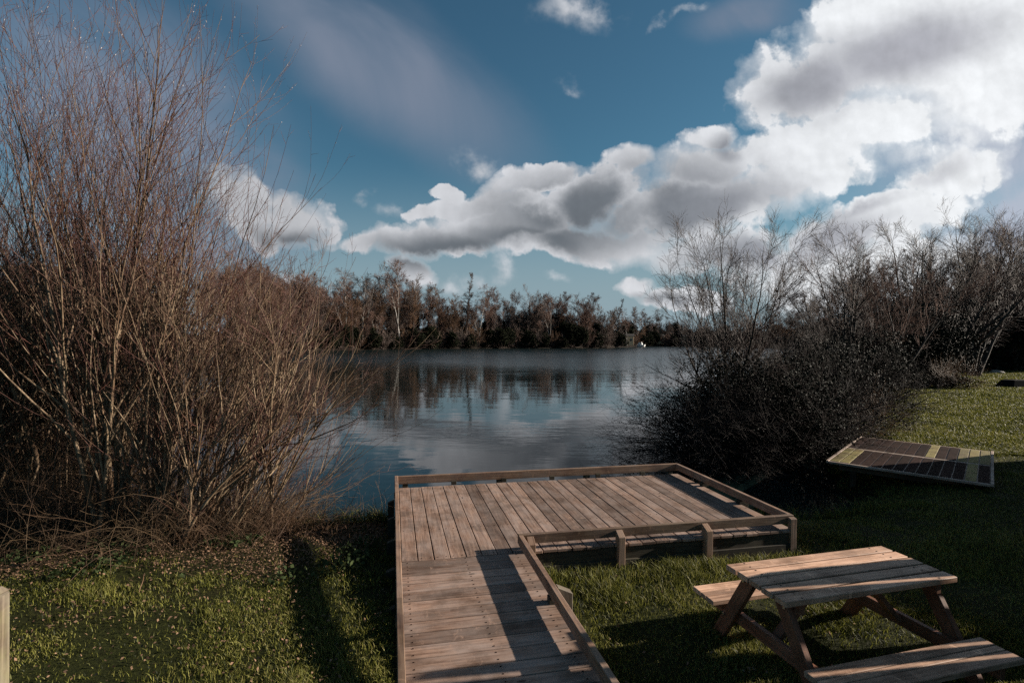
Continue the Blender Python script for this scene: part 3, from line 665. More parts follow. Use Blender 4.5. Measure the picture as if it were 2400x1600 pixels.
# rough stones, and the dark low mound far across the lawn
def rock(loc, rad, label, seed, mat, name='rock', group=None):
    g = g_(seed); bpy_me = bpy.data.meshes.new(name); import bmesh
    bm = bmesh.new(); bmesh.ops.create_icosphere(bm, subdivisions=3, radius=1)
    ph = g.random(6)*6
    for v in bm.verts:
        c = v.co.normalized(); k = 1+.14*math.sin(c.x*3+ph[0])*math.sin(c.y*4+ph[1])+.09*math.sin(c.z*6+ph[2]+c.x*5)
        v.co = Vector((c.x*rad[0]*k, c.y*rad[1]*k, max(c.z, -.35)*rad[2]*k))
    bm.to_mesh(bpy_me); bm.free(); bpy_me.materials.append(mat)
    o = bpy.data.objects.new(name, bpy_me); col.objects.link(o); o.location = loc; tag(o, label, 'rock', group); return o
M['stone'] = plain('grey_stone', (.22, .2, .18), .85)
for i, (px, py, rad, lab) in enumerate([(2302, 871, (.35, .25, .22), 'pale stone at the foot of the wood, left of the brown one'), (2336, 877, (.5, .3, .2), 'brown flat stone at the foot of the wood, beyond the dark mound'), (2040, 908+3, (.28, .25, .12), 'pale stone at the lawn edge below the ivy thicket')]):
    Yd = (2.25)*FPX/(py-802); p = at(px, py, Yd); rock((p.x, p.y, float(gz(p.x, p.y)[0])+.03), rad, lab, 80+i, M['stone'])
# dark upturned rowing boat on the lawn: flat topped low hull
pm = at(2385, 893, 27.5)
mb = MB(); zg = float(gz(pm.x, pm.y)[0])
hull_b = [Vector((x, y, 0)) for x, y in ((-1.25, 0), (-.7, -.5), (1.1, -.45), (1.2, .45), (-.7, .5))]; hull_t = [Vector((p.x*.72+.05, p.y*.6, .36)) for p in hull_b]
mb.prism(hull_b, hull_t, (1, 0, 0)); M['darkhull'] = plain('black_hull_paint', (.008, .008, .008), .9, 0, .05)
o = mb.build('upturned_boat', M['darkhull'], None, .03); o.location = (pm.x, pm.y, zg); tag(o, 'low black upturned boat on the far lawn at the right edge', 'boat')

# ------------------------------------------------------------------ far shore
protos = {}
def make_far(kind, seed, h, trunkmat, twigmat, nst=1, spread=.12, lv=(16, 8, 6), clear=.3, r0=.16, up=.03, lfac=.34, tmin=.0135, angle=.6, spirey=False):
    return bare_tree(kind, 'x', (0, 0), h, nst, spread, g_(seed), trunkmat, twigmat, r0=r0, lv=lv, up=up, tmin=tmin, z=0, clear=clear, lfac=lfac, angle=angle, wob=.05, sides=4, spirey=spirey)
P_round = make_far('round_bare_tree', 101, 14, M['farbark'], M['fartwig_b'], 5, .26, (13, 10, 9), .28, .2, .02, .34)
P_birch = [make_far('birch_tree', 102+i, 13, M['birch'], M['fartwig_a'], 2, .09, (20, 10, 8), .42, .085, -.015, .27) for i in range(2)]
P_birch2 = make_far('birch_tree', 105, 12, M['birch'], M['fartwig_b'], 3, .13, (14, 10, 8), .4, .08, .0, .3)
P_alder = [make_far('bare_tree', 106+i, 11, M['farbark'], (M['fartwig_a'], M['fartwig_c'], M['fartwig_b'])[i], (2, 4, 3)[i], (.12, .3, .2)[i], (18, 10, 8), .28, .14, .02, .33) for i in range(3)]
P_spire = make_far('spire_tree', 110, 13, M['farbark'], M['fartwig_b'], 1, .03, (46, 8, 5), .2, .18, .01, .2, spirey=True)
P_rust = make_far('rust_tree', 111, 11, M['farbark'], M['fartwig_a'], 5, .3, (15, 10, 9), .3, .15, .01, .34)
P_shrub = [make_far('bare_shrub', 112+i, 4.2, M['farbark'], (M['fartwig_c'], M['fartwig_a'], M['fartwig_b'])[i], 16, .5, (7, 6, 5), .05, .04, .0, .4, .010) for i in range(3)]
def far_bush(seed, rad): 
    r_ = bush('dark_shrub', 'x', 'shrub', (0, 0), rad, 9000, .13, 40, g_(seed), M['far_ever'], M['fartwig_b'], lumps=30, tl=(.4, 1.2), tr=.014); r_.location = (0, 0, 0); return r_
P_dark = [far_bush(120, (2.8, 1.8, 1.9)), far_bush(121, (2.4, 1.7, 2.6))]
used = set()
def put(proto, x, y, s, rz, label, cat, group=None, zs=1.0):
    if proto.name in used: o = copy_tree(proto)
    else: used.add(proto.name); o = proto
    z = max(float(gz(x, y)[0]), WZ+.02)
    o.location = (x, y, z-.05); o.rotation_euler = (0, 0, rz); o.scale = (s, s, s*zs)
    for k in ('label', 'category', 'group'):
        if k in o: del o[k]
    tag(o, label, cat, group); return o
def shore_Y(px):          # far shoreline distance along a pixel column
    k = (px-1200)/FPX; Y = 60.0
    while Y < 240:
        if poly_sd(np.array([k*Y]), np.array([Y]), LAKE)[0] > 0: return Y
        Y += 1.0
    return Y
def at_top(px, ytop, extra):
    Y = shore_Y(px)+extra; hz = 791+ROLL*(px-1200); return (px-1200)/FPX*Y, Y, (hz-ytop)/FPX*Y+CAMZ
# trees that stand out, left to right
NAMED = [
 (690, 655, 4, P_rust, 11, 'rusty round bare tree farthest left on the lake far shore, just right of the willows'),
 (735, 645, 7, P_alder[0], 11, 'reddish bare tree at the left end of the far shore, before the leaning white trunk'),
 (812, 626, 3, P_birch[0], 13, 'tall birch with a pale trunk at the left end of the far shore'),
 (850, 636, 5, P_birch2, 12, 'slender birch standing left of the largest round bare tree'),
 (897, 612, 7, P_round, 14, 'largest round bare tree on the far shore with a dark forked trunk'),
 (938, 610, 3, P_birch[1], 13, 'tallest birch, its white trunk right beside the largest round bare tree'),
 (962, 640, 6, P_birch2, 12, 'birch with a sloping crown, right of the tallest birch on the far shore'),
 (1092, 638, 4, P_spire, 13, 'narrow spire shaped tree, tallest in the middle of the far shore'),
 (1046, 690, 2, P_alder[1], 11, 'orange brown tree just left of the spire shaped tree'),
 (1124, 664, 3, P_birch[0], 13, 'white trunked birch right of the spire shaped tree'),
 (1156, 672, 6, P_alder[0], 11, 'reddish bare tree between the spire tree and the grey rounded pair'),
 (1232, 668, 5, P_round, 14, 'grey rounded bare tree right of the middle of the far shore'),
 (1262, 680, 8, P_birch2, 12, 'pale grey bare tree behind the twin white trunks'),
 (1292, 700, 2, P_birch[1], 13, 'birch whose bright white trunk bends near the water'),
 (1367, 686, 2, P_rust, 11, 'rusty round bare tree standing alone above the right part of the far shore'),
 (1447, 703, 3, P_spire, 13, 'small pointed tree above the low right end of the far shore'),
 (1470, 718, 6, P_birch[0], 13, 'leaning pale birch left of the white boat'),
]
for px, yt, ex, pr, h0, lab in NAMED:
    x, y, hh = at_top(px, yt, ex if pr not in P_birch else .8); put(pr, x, y, hh/h0, random.random()*6.28, lab, 'tree')
g = g_(200)
prof = [(600, 600), (700, 652), (760, 652), (870, 668), (1000, 664), (1020, 690), (1100, 692), (1200, 690), (1290, 694), (1400, 708), (1440, 722), (1500, 726), (1600, 730), (1750, 733), (1900, 725), (2100, 700), (2400, 640)]
pool = [P_alder[0], P_alder[1], P_alder[2], P_rust, P_birch2, P_round, P_birch[0], P_birch[1], P_alder[0], P_alder[2]]
hp = {P_round.name: 14, P_rust.name: 11, P_birch2.name: 12, P_birch[0].name: 13, P_birch[1].name: 13}
px = 560.0
while px < 1990:
    for row in range(2 if px < 1600 else 1):
        pj = px+g.uniform(-9, 9); yt = np.interp(pj, [a for a, b in prof], [b for a, b in prof])+g.uniform(-14, 24)+(28 if row == 0 else 0)
        pr = pool[g.integers(0, len(pool))]; x, y, hh = at_top(pj, yt, 3+row*7+g.uniform(0, 3))
        put(pr, x, y, hh/hp.get(pr.name, 11), g.random()*6.28, 'bare tree of the crowded far shore wood, no taller than its neighbours', 'tree', 'crowded bare trees of the far shore wood', zs=1)
    px += 18 if px < 1400 else 19
px = 560.0; k = 0
while px < 1950:
    Y = shore_Y(px)+g.uniform(-.8, .8); x = (px-1200)/FPX*Y
    pr = (P_dark[0], P_dark[1], P_dark[1], P_shrub[1], P_dark[0], P_shrub[2], P_dark[0], P_shrub[0])[k % 8]; s = g.uniform(.8, 1.25)*(Y/118)**.4
    dk_ = pr in P_dark
    if min(abs(px-c_) for c_ in (1546, 1473, 1606)) < 11: px += 12; continue
    put(pr, x, y := Y, s, g.random()*6.28, 'dark evergreen shrub at the waterline of the far shore' if dk_ else 'bare brown shrub at the waterline of the far shore', 'shrub', 'dark shrubs along the far waterline' if dk_ else 'bare shrubs along the far waterline')
    px += 2.05*FPX/Y*s if True else 0; k += 1
# second layer inside the wood, dark shrubs added for the shade at its foot
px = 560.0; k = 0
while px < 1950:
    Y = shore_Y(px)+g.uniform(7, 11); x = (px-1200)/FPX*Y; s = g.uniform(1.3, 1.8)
    put(P_dark[k % 2], x, Y, s, g.random()*6.28, 'dark evergreen shrub added to deepen the shade inside the far shore wood', 'shrub', 'evergreen shrubs added for shade inside the far wood'); px += 3.0*FPX/Y*s; k += 1
# left shore, seen through the willows: sunlit brown trees
for i, (px, yt, Yd) in enumerate([(-40, 600, 42), (30, 575, 48), (95, 600, 52), (150, 560, 50), (205, 590, 56), (255, 555, 54), (300, 600, 60), (345, 575, 58), (395, 590, 62), (440, 600, 64), (480, 610, 66), (520, 585, 68), (560, 605, 72), (600, 620, 78), (645, 640, 84)]):
    pr = (P_alder[1], P_rust, P_alder[0], P_alder[2])[i % 4]; x = (px-1200)/FPX*Yd; hh = (787-yt)/FPX*Yd+CAMZ
    put(pr, x, Yd, hh/11, g.random()*6.28, 'sunlit brown tree on the left shore, seen through the willows', 'tree', 'brown trees seen through the willows')
for i, px in enumerate(range(-60, 640, 38)):
    Yd = np.interp(px, [-60, 640], [40, 80]); x = (px-1200)/FPX*Yd
    put((P_dark[0], P_shrub[0], P_shrub[1])[i % 3], x, Yd-1.5, 1.0, g.random()*6.28, 'shrub at the left shore waterline, seen through the willows', 'shrub', 'shrubs of the left shore')
# wood behind the lawn on the right
for i, (px, yt, Yd) in enumerate([(2030, 640, 60), (2090, 600, 52), (2150, 610, 56), (2215, 570, 46), (2280, 560, 44), (2330, 590, 50), (2385, 560, 42), (2440, 540, 46), (2500, 560, 44), (1960, 660, 75), (1900, 680, 90), (1840, 690, 100)]):
    pr = (P_alder[0], P_rust, P_alder[2], P_alder[1])[i % 4]; x = (px-1200)/FPX*Yd; hh = (800-yt)/FPX*Yd+CAMZ
    put(pr, x, Yd, hh/11, g.random()*6.28, 'bare tree of the wood behind the right bank thickets', 'tree', 'trees of the wood behind the lawn')
for i, (px, Yd) in enumerate([(2230, 40), (2290, 41), (2350, 43), (2420, 40), (2490, 42), (2170, 44), (2110, 48), (2050, 55), (1990, 62)]):
    put(P_dark[i % 2], (px-1200)/FPX*Yd, Yd, 1.1, g.random()*6.28, 'dark shrub at the foot of the wood behind the lawn', 'shrub', 'dark shrubs under the wood behind the lawn')
for p_ in [P_round, P_birch2, P_spire, P_rust]+P_birch+P_alder+P_shrub+P_dark: assert p_.name in used, p_.name

# white boat at the far waterline
Yb = 183.0; xb = (1502-1200)/FPX*Yb
boat = empty('white_boat', (xb, Yb, WZ)); tag(boat, 'small white boat on the water at the far shore', 'boat')
M['white'] = plain('white_hull', (.82, .82, .8), .35)
mb = MB(); mb.prism([Vector(p) for p in ((-1.4, -.4, 0), (1.1, -.45, 0), (1.1, .45, 0), (-1.4, .4, 0))], [Vector(p) for p in ((-1.9, -.5, .55), (1.35, -.6, .5), (1.35, .6, .5), (-1.9, .5, .55))], (1, 0, 0)); mb.build('hull', M['white'], boat, .05); boat.scale = (1.15, 1.15, 1.3); boat.rotation_euler = (0, 0, R(-35))
mb = MB(); mb.prism([Vector(p) for p in ((-.9, -.4, .55), (.5, -.4, .52), (.5, .4, .52), (-.9, .4, .55))], [Vector(p) for p in ((-.4, -.3, 1.2), (.3, -.3, 1.2), (.3, .3, 1.2), (-.4, .3, 1.2))], (1, 0, 0)); mb.build('cabin', M['white'], boat, .06)
# holiday cabins glimpsed between the far trunks
M['cabin'] = plain('peach_cabin_wall', (.75, .5, .3), .8); M['roof'] = plain('dark_cabin_roof', (.05, .045, .04), .8); M['glass'] = plain('dark_window', (.02, .025, .03), .15, 0, .6)
for px, w_, lab in ((1546, 2.8, 'brightest small peach cabin among the far trees, right of the white boat'), (1473, 2.8, 'small peach cabin half hidden by trunks left of the white boat'), (1606, 2.4, 'peach cabin behind branches, farthest right on the far shore')):
    Y = shore_Y(px)+2.2; c = at(px, 797, Y); root = empty('cabin', (c.x, Y, float(gz(c.x, Y)[0])-.1)); tag(root, lab, 'cabin', 'cabins on the far shore')
    mb = MB(); mb.box((0, 0, 1.5), (1, 0, 0), (0, 1, 0), UZ, (w_, 2.5, 2.9)); mb.build('wall', M['cabin'], root, .02)
    mb = MB(); mb.prism([Vector(p) for p in ((-w_/2-.3, -1.5, 2.96), (w_/2+.3, -1.5, 2.96), (w_/2+.3, 1.5, 2.96), (-w_/2-.3, 1.5, 2.96))], [Vector(p) for p in ((-w_/2-.2, -.05, 3.7), (w_/2+.2, -.05, 3.7), (w_/2+.2, .05, 3.7), (-w_/2-.2, .05, 3.7))], (1, 0, 0)); mb.build('roof', M['roof'], root, .02)
    mb = MB(); mb.box((.45, -1.26, 1.7), (1, 0, 0), (0, 1, 0), UZ, (.7, .04, .8)); mb.build('window', M['glass'], root, 0)

# ------------------------------------------------------------------ added off-frame block, its outline shaped to cast the lawn shade
def sr(s, r, z): return SP*s+SH*r+UZ*z
r0_ = 13.0; kk = math.tan(SUN_EL)
shade_block = empty('lawn_shade_block', (0, 0, 0)); tag(shade_block, 'unseen block added on the right, its outline cut to shade the lawn', 'shadow caster')
shade_top = kk*r0_
prof_s = [(8.46, -.2), (8.42, shade_top-3.3), (8.05, shade_top-2.75), (7.85, shade_top-2.2), (7.6, shade_top-1.5), (7.45, shade_top-1.15), (3.7, shade_top-1.2), (3.4, shade_top-1.25), (3.2, 3.15), (-3, 3.15), (-3, -.2)]
M['caster_wood'] = wood('dark_caster_wood', (0.035, 0.0245, 0.0175), (0.098, 0.07, 0.049), (0.084, 0.07, 0.063), .3)
mb = MB(); mb.prism([sr(s, r0_, z) for s, z in prof_s], [sr(s, r0_+2.6, z) for s, z in prof_s], SP); mb.build('wall', M['caster_wood'], shade_block, 0)
# slatted screen added out of view nearer the camera, gaps placed for the streaks
rs = 5.0; scr = empty('streak_shade_screen', (0, 0, 0)); tag(scr, 'unseen slatted screen added on the right to shape shade and light streaks', 'fence')
def top_h(s): return float(np.interp(s, [-2, 2.6, 3.22, 3.27, 3.36, 3.42], [3.2, 2.3, 2.02, 1.74, 1.62, 1.3]))
gaps = [3.12, 2.91, 2.77]; ss = [-2, *sorted(gaps), 3.42]
for a, b_ in zip(ss[:-1], ss[1:]):
    a_ = a+(.016 if a > -2 else 0); b2 = b_-(.016 if b_ < 3.42 else 0)
    cuts = [a_]+[x for x in (3.22, 3.27, 3.36) if a_ < x < b2]+[b2]
    low = [sr(s, rs, -.2) for s in (a_, b2)]; hi = [sr(s, rs, top_h(s)) for s in reversed(cuts)]
    ring = low+hi; mb = MB(); mb.prism(ring, [p+SH*.05 for p in ring], UZ); mb.build('shade_panel', M['caster_wood'], scr, 0)

# ------------------------------------------------------------------ grass
def under_deck(X, Y):
    dx, dy = X-B0.x, Y-B0.y; a = dx*e1.x+dy*e1.y; b2 = -(dx*e2.x+dy*e2.y)
    return ((a > -.06) & (a < DW+.05) & (b2 > -.05) & (b2 < DD+.09)) | ((a > -.06) & (a < RW+.06) & (b2 > 0))
def blades(name, label, X, Y, h, w, mat, g, lean=.35, sink=.01):
    z, sd = gz(X, Y); k = (sd > -.02) & ~under_deck(X, Y) & (z > WZ+.02); X, Y, z, h, w = X[k], Y[k], z[k], h[k], w[k]; n = len(X)
    B = np.stack([X, Y, z-sink], 1); th = g.random(n)*6.283; side = np.stack([np.cos(th), np.sin(th), np.zeros(n)], 1)
    ln = g.normal(0, lean, (n, 2)); d1 = np.stack([ln[:, 0]*.5, ln[:, 1]*.5, np.ones(n)], 1); d2 = np.stack([ln[:, 0]*1.9, ln[:, 1]*1.9, np.ones(n)*.8], 1)
    m_ = B+d1*(h*.55)[:, None]; t_ = m_+d2*(h*.5)[:, None]; sw = side*(w/2)[:, None]
    V = np.stack([B-sw, B+sw, m_+sw*.8, m_-sw*.8, t_], 1).reshape(-1, 3); o = np.arange(n)*5
    lp = np.stack([o, o+1, o+2, o+3, o+3, o+2, o+4], 1).ravel(); st = np.stack([np.arange(n)*7, np.arange(n)*7+4], 1).ravel()
    ob = mesh_np(name, V, lp, st, mat, None, np.repeat(g.random(n), 5)); tag(ob, label, 'grass', kind='stuff'); return ob
g = g_(300)
def wedge(n, y0, y1, pw=1.0, lo=-1.1, hi=1.1):
    Y = y0+(y1-y0)*g.random(n)**pw; X = Y*(lo+(hi-lo)*g.random(n)); return X, Y
X, Y = wedge(760000, 2.5, 12, 1.25)
dens = vnoise(X, Y, .35, 5)*.6+vnoise(X, Y, .12, 6)*.4
bare = (X < -1.2) & (Y > 4.2+1.1*vnoise(X, Y, .6, 8)+np.clip((X+2.6)*.9, 0, 9))       # leaf litter and bramble floor
wear = vnoise(X, Y, .8, 31)*.6+vnoise(X, Y, .25, 32)*.4
k = (g.random(len(X)) < .15+1.15*dens) & (g.random(len(X)) > np.clip((wear-np.where(X < -1, .52, .68))*5, 0, .85)) & ~(bare & (g.random(len(X)) < .88)); X, Y, dens = X[k], Y[k], dens[k]
tuft = np.clip((vnoise(X, Y, .5, 9)-.45)*3, 0, 1)
# longer uncut grass along the front of the deck
dx, dy = X-B0.x, Y-B0.y; bb = -(dx*e2.x+dy*e2.y); aa = dx*e1.x+dy*e1.y
longer = np.exp(-((bb-DD-.3)/.35)**2)*(aa > RW)*1.0+np.exp(-((aa+.35)/.4)**2)*.4+np.exp(-((aa-RW-.2)/.15)**2)*(bb > DD)*.6
hgt = (.018+.026*g.random(len(X))+.055*tuft*dens+.085*longer*g.random(len(X))**1.5)
blades('near_grass', 'short green lawn grass round the deck and picnic table', X, Y, hgt, .0026+.0024*g.random(len(X))+Y*.00025, M['grass'], g)
X, Y = wedge(430000, 10.5, 45, 1.6, .3, 1.12); blades('lawn_grass', 'sunlit lawn grass beyond the low fishing platform', X, Y, (.03+.04*g.random(len(X)))*(1+Y*.012), .006+Y*.0008, M['grass'], g)
# leaf litter and herbs on the left
n = 52000; X = g.uniform(-8, -1.5, n); Y = 3.4+g.random(n)**.8*3.9; z, sd = gz(X, Y)
pk = (sd > .05) & ~under_deck(X, Y) & (g.random(n) < np.clip((Y-4.35)*.9+(vnoise(X, Y, .5, 12)-.5)*1.9, .03, 1)); C = np.stack([X, Y, z+.006+.03*g.random(n)], 1)[pk]
o = leaves('leaf_litter', C, .0115, M['litter'], None, g, flat=2.2, aspect=.55); tag(o, 'brown fallen leaves strewn under the willows', 'leaves', kind='stuff')
n = 13000; X = g.uniform(-7.5, -1.4, n); Y = g.uniform(4.6, 7.4, n); z, sd = gz(X, Y); pk = (sd > .05) & ~under_deck(X, Y) & (vnoise(X, Y, .45, 15) > .6)
C = np.stack([X, Y, z+.015+.08*g.random(n)], 1)[pk]; o = leaves('ground_herbs', C, .022, M['herb'], None, g, flat=1.2, aspect=.7); tag(o, 'small green leafy weeds among the fallen leaves', 'weeds', kind='stuff')
n = 2600; X = np.where(g.random(n) < .75, g.uniform(-4.2, -.8, n), g.uniform(.4, 3.5, n)); Y = g.uniform(2.7, 6.5, n); z, sd = gz(X, Y); pk = (sd > .2) & ~under_deck(X, Y)
C = np.stack([X, Y, z+.03+.02*g.random(n)], 1)[pk]; o = leaves('scattered_leaves', C, .011, M['litter'], None, g, flat=1.5); tag(o, 'a few pale dead leaves scattered on the lawn', 'leaves', kind='stuff')
# rushes where the bank meets the water
n = 2600; X = np.concatenate([g.uniform(-3.2, -1.5, n//2), g.uniform(2.8, 5.3, n//2)]); Y = np.where(X < 0, 7.0, 7.6)+g.normal(0, .12, n)
blades('bank_rushes', 'coarse grass tufts hanging over the water edge', X, Y, .12+.16*g.random(n), np.full(n, .006), M['grass'], g, lean=.5)
# dead sticks on the ground
for i, (p, q, rr) in enumerate([((820, 1100+0), 0, 0)]*0): pass
for i, ((x0, y0, x1, y1), lab) in enumerate([((320, 1428, 337, 1350), 'pale thin stick standing up from the litter at the left'), ((222, 1470, 262, 1450), 'short pale stick lying on the grass at the left'), ((190, 1300, 268, 1342), 'arched pale stem reaching down left over the litter'), ((380, 1400, 418, 1376), 'short brown stick in the litter, middle of the left bank'), ((0, 1372, 125, 1285), 'long slanting bramble stem rising from behind the pale post')]):
    Ya = 2.27*FPX/(y0-780); a_ = at(x0, y0, Ya); Yb_ = Ya+.15; b3 = at(x1, y1, Yb_)
    ts = np.linspace(0, 1, 7)[:, None]; Pn = np.array(a_)*(1-ts)+np.array(b3)*ts+np.array([0, 0, .04])*np.sin(ts*math.pi)+g.normal(0, .004, (7, 3))
    t = Tub(); t.add(Pn[None], np.linspace(.0055, .003, 7)[None], 5); o = t.build('dead_stick', M['reed']); tag(o, lab, 'stick')

# ------------------------------------------------------------------ sky with clouds
world = bpy.data.worlds.new('World'); scene.world = world; world.use_nodes = True
nt = world.node_tree; nt.nodes.clear(); wo = N(nt, 'ShaderNodeOutputWorld'); bg = N(nt, 'ShaderNodeBackground'); L(nt, bg.outputs[0], wo.inputs[0])
tc = N(nt, 'ShaderNodeTexCoord'); sp = N(nt, 'ShaderNodeSeparateXYZ'); L(nt, tc.outputs['Generated'], sp.inputs[0])
yc = mth(nt, 'MAXIMUM', mth(nt, 'ABSOLUTE', sp.outputs[1]), .05)
u = mth(nt, 'DIVIDE', sp.outputs[0], yc); v = mth(nt, 'DIVIDE', mth(nt, 'ABSOLUTE', sp.outputs[2]), yc)
cb = N(nt, 'ShaderNodeCombineXYZ'); L(nt, u, cb.inputs[0]); L(nt, v, cb.inputs[1]); P = cb.outputs[0]
def vm(op, a, b_=None, s=None):
    n = nt.nodes.new('ShaderNodeVectorMath'); n.operation = op
    for i, x in enumerate((a, b_)):
        if x is None: continue
        if isinstance(x, tuple): n.inputs[i].default_value = x
        else: L(nt, x, n.inputs[i])
    if s is not None: n.inputs['Scale'].default_value = s
    return n.outputs['Value'] if op == 'LENGTH' else n.outputs[0]
def noise2(src, sc, det, ro, dist=0.0):
    q = N(nt, 'ShaderNodeTexNoise', noise_dimensions='2D', i_Scale=sc, i_Detail=det, i_Roughness=ro, i_Distortion=dist); L(nt, src, q.inputs[0]); return q
w1 = noise2(P, 4.2, 6.0, .58); w2 = noise2(P, 1.7, 1.0, .5)
def flat(vs_): return vm('MULTIPLY', vs_, (1, 1, 0))
Pw = vm('ADD', P, vm('SCALE', flat(vm('SUBTRACT', w1.outputs['Color'], (.5, .5, .5))), s=.15))
Pw = vm('ADD', Pw, vm('SCALE', flat(vm('SUBTRACT', w2.outputs['Color'], (.5, .5, .5))), s=.06))
def uvp(px, py):
    x, y, z = ray(px, py); return x/y, z/y
def field(ells, src, k=.18):
    acc = None
    for cx, cy, rx, ry, an in ells:
        uu, vv = uvp(cx, cy); mp = N(nt, 'ShaderNodeMapping', vector_type='TEXTURE')
        mp.inputs['Location'].default_value = (uu, vv, 0); mp.inputs['Rotation'].default_value = (0, 0, R(an)); mp.inputs['Scale'].default_value = (rx/FPX, ry/FPX, 1)
        L(nt, src, mp.inputs[0]); l = vm('LENGTH', mp.outputs[0])
        if acc is None: acc = l
        else: acc = mth(nt, 'SMOOTH_MIN', acc, l, k)
    return acc
WHITE = [(2150, 80, 360, 170, 15), (1900, 190, 165, 120, 10), (1990, 40, 150, 70, 20), (2330, 130, 320, 200, 10), (1860, 345, 120, 75, 20), (1690, 310, 80, 45, 10), (2040, 300, 260, 100, 18), (1900, 420, 220, 90, 20),
    (1660, 400, 160, 80, 15), (1470, 375, 80, 45, 5), (1640, 490, 280, 85, 8), (1380, 460, 140, 75, 15), (1250, 425, 110, 32, 14), (1170, 480, 100, 46, 5), (1060, 450, 46, 28, 0), (1100, 490, 80, 34, 12), (1010, 510, 60, 22, 12),
    (1050, 568, 270, 42, 3), (1380, 560, 280, 60, -3), (1200, 530, 200, 60, 8), (710, 525, 115, 52, -10), (570, 490, 120, 80, -25), (1990, 560, 330, 60, 22), (2250, 400, 160, 60, 22), (2100, 640, 360, 90, 5), (2385, 240, 50, 45, -30),
    (985, 640, 66, 34, -10), (1480, 675, 50, 26, -8), (1590, 700, 120, 26, 0), (650, 640, 90, 28, -10), (1700, 600, 200, 60, 0)]
WISP = [(1240, 620, 75, 42, 10), (1315, 660, 34, 16, 0), (1120, 668, 80, 24, 0), (950, 500, 50, 20, 10), (1330, 10, 75, 55, 0), (1345, 20, 60, 50, 0), (1130, 385, 70, 30, -25), (1310, 195, 34, 16, -10), (1545, 45, 60, 12, 38), (1610, 8, 40, 14, 20), (1335, 30, 90, 55, 0), (865, 485, 22, 14, 0), (2250, 330, 160, 60, 25)]
DARK = [(1460, 480, 330, 95, 8), (1330, 500, 150, 80, 0), (1620, 500, 260, 60, 10), (1080, 590, 330, 46, 4), (1250, 560, 180, 40, 0), (680, 575, 150, 32, -5), (1900, 190, 150, 85, 20), (2090, 120, 260, 70, 15), (1720, 350, 50, 40, 0), (2010, 485, 240, 30, 24), (1850, 575, 260, 50, 10), (1240, 645, 60, 20, 0), (1530, 705, 90, 18, 0)]
Fd = field(WHITE, Pw, .1)
Pd = vm('ADD', P, vm('SCALE', flat(vm('SUBTRACT', w1.outputs['Color'], (.5, .5, .5))), s=.05)); Gd = field(DARK, Pd, .3)
def billow(src):
    vo = N(nt, 'ShaderNodeTexVoronoi', feature='F1', voronoi_dimensions='2D', i_Scale=9.0, i_Detail=2.0, i_Roughness=.5, i_Randomness=1.0); vo.normalize = True; L(nt, src, vo.inputs[0]); return vo.outputs['Distance']
b1 = billow(Pw); b2_ = billow(vm('ADD', Pw, (.012, .016, 0)))
relief = mth(nt, 'SUBTRACT', b2_, b1)
nf = noise2(P, 9.0, 7.0, .55); nf2 = noise2(vm('ADD', P, (.008, .012, 0)), 9.0, 5.0, .55)
dens_ = mth(nt, 'ADD', mth(nt, 'MULTIPLY', mth(nt, 'SUBTRACT', 1.0, Fd), 1.5), mth(nt, 'ADD', mth(nt, 'MULTIPLY', mth(nt, 'SUBTRACT', .42, b1), .5), mth(nt, 'MULTIPLY', mth(nt, 'SUBTRACT', nf.outputs[0], .5), .85)))
front = maprange(nt, sp.outputs[1], -.05, .1)                # the cloud bank stands over the lake only
soft = maprange(nt, nf2.outputs[0], .38, .6, .2, .9)      # crisp here, frayed there
alpha = mth(nt, 'DIVIDE', mth(nt, 'ADD', dens_, .02), soft, clamp=True)
wisp = mth(nt, 'MULTIPLY', maprange(nt, field(WISP, Pw, .2), 1.3, .2), maprange(nt, nf.outputs[0], .42, .72, 0, .85))
alpha = mth(nt, 'MULTIPLY', mth(nt, 'MAXIMUM', mth(nt, 'SMOOTH_MIN', alpha, 1.0, .2), wisp), front)
edge_l = maprange(nt, dens_, -.05, 1.0)                       # thin rims pass more light
dk_f = mth(nt, 'MULTIPLY', maprange(nt, Gd, 1.6, .3), edge_l)
lit = mth(nt, 'ADD', 1.0, mth(nt, 'ADD', mth(nt, 'MULTIPLY', relief, .32), mth(nt, 'MULTIPLY', mth(nt, 'SUBTRACT', nf.outputs[0], nf2.outputs[0]), .55)))
rt = maprange(nt, u, .1, .75)
ccol = mixc(nt, dk_f, mixc(nt, rt, (.60, .61, .64), (.82, .84, .86)), mixc(nt, rt, (.135, .15, .17), (.40, .405, .445)))
cl_r = maprange(nt, u, -.6, -.1, .72, 1.0)
ccol = vm('SCALE', ccol); cs_ = ccol.node; L(nt, mth(nt, 'MULTIPLY', lit, cl_r), cs_.inputs['Scale'])
# clear sky
sky = N(nt, 'ShaderNodeTexSky', sky_type='NISHITA', sun_disc=False); sky.sun_elevation = SUN_EL; sky.sun_rotation = math.pi/2-SUN_AZ; sky.air_density = 1.0; sky.dust_density = .6; sky.ozone_density = 2.0
SKS = .105
skc = mixc(nt, 1.0, sky.outputs[0], (.41, .67, .68), 'MULTIPLY')
skc = mixc(nt, mth(nt, 'MULTIPLY', maprange(nt, v, .34, .0, 0, .95), 1.0), skc, tuple(x/SKS for x in (.265, .345, .40)))
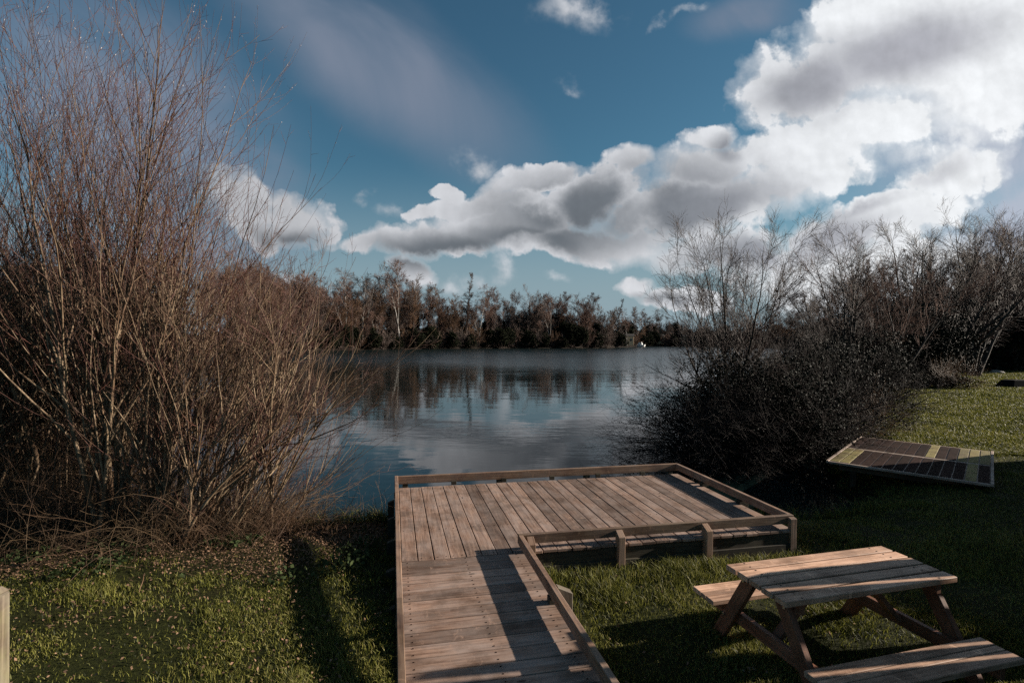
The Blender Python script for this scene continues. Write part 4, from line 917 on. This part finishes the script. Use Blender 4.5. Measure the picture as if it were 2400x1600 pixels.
# high thin cloud streaks
mp = N(nt, 'ShaderNodeMapping', vector_type='TEXTURE'); mp.inputs['Rotation'].default_value = (0, 0, R(-34)); mp.inputs['Scale'].default_value = (.75, .33, 1); L(nt, P, mp.inputs[0])
ns = noise2(mp.outputs[0], 1.25, 5.0, .5, .5)
HZ = [(860, 120, 520, 170, -36), (300, 160, 480, 200, -35), (60, 420, 620, 380, 0), (480, 340, 330, 130, -30), (600, 380, 160, 50, -20), (2250, 380, 350, 130, 15), (1750, 40, 160, 60, 10), (400, 560, 400, 120, 0)]
Hf = mth(nt, 'MULTIPLY', maprange(nt, field(HZ, Pd, .3), 1.15, .3), front)
ha = mth(nt, 'MULTIPLY', Hf, maprange(nt, ns.outputs[0], .26, .7, .12, .85))
SC = 1.0/SKS
skc = mixc(nt, ha, skc, tuple(x*SC for x in (.20, .235, .31)))
veil = mth(nt, 'MULTIPLY', mth(nt, 'MULTIPLY', maprange(nt, u, .5, .95), front), maprange(nt, nf2.outputs[0], .3, .65, .55, .95))
skc = mixc(nt, veil, skc, tuple(x*SC for x in (.43, .47, .56)))
ccol2 = vm('SCALE', ccol, s=SC)
fin = mixc(nt, alpha, skc, ccol2)
EXPO = 1.08
L(nt, fin, bg.inputs[0]); bg.inputs[1].default_value = SKS*2**(.1-EXPO)
world.cycles.sampling_method = 'NONE'

# ------------------------------------------------------------------ sun
sd_ = bpy.data.lights.new('sun', 'SUN'); sun = bpy.data.objects.new('sun', sd_); col.objects.link(sun)
sd_.energy = 5.0; sd_.angle = R(.5); sd_.color = (1.0, .89, .76)
dv = Vector((math.cos(SUN_AZ)*math.cos(SUN_EL), math.sin(SUN_AZ)*math.cos(SUN_EL), math.sin(SUN_EL)))
sun.rotation_euler = dv.to_track_quat('Z', 'Y').to_euler(); sun.location = (20, 0, 12)

vs = scene.view_settings; vs.view_transform = 'Standard'; vs.look = 'None'; vs.exposure = EXPO; vs.gamma = 1
scene.cycles.max_bounces = 6; scene.cycles.diffuse_bounces = 2; scene.cycles.glossy_bounces = 3; scene.cycles.transparent_max_bounces = 4
scene.cycles.use_denoising = False
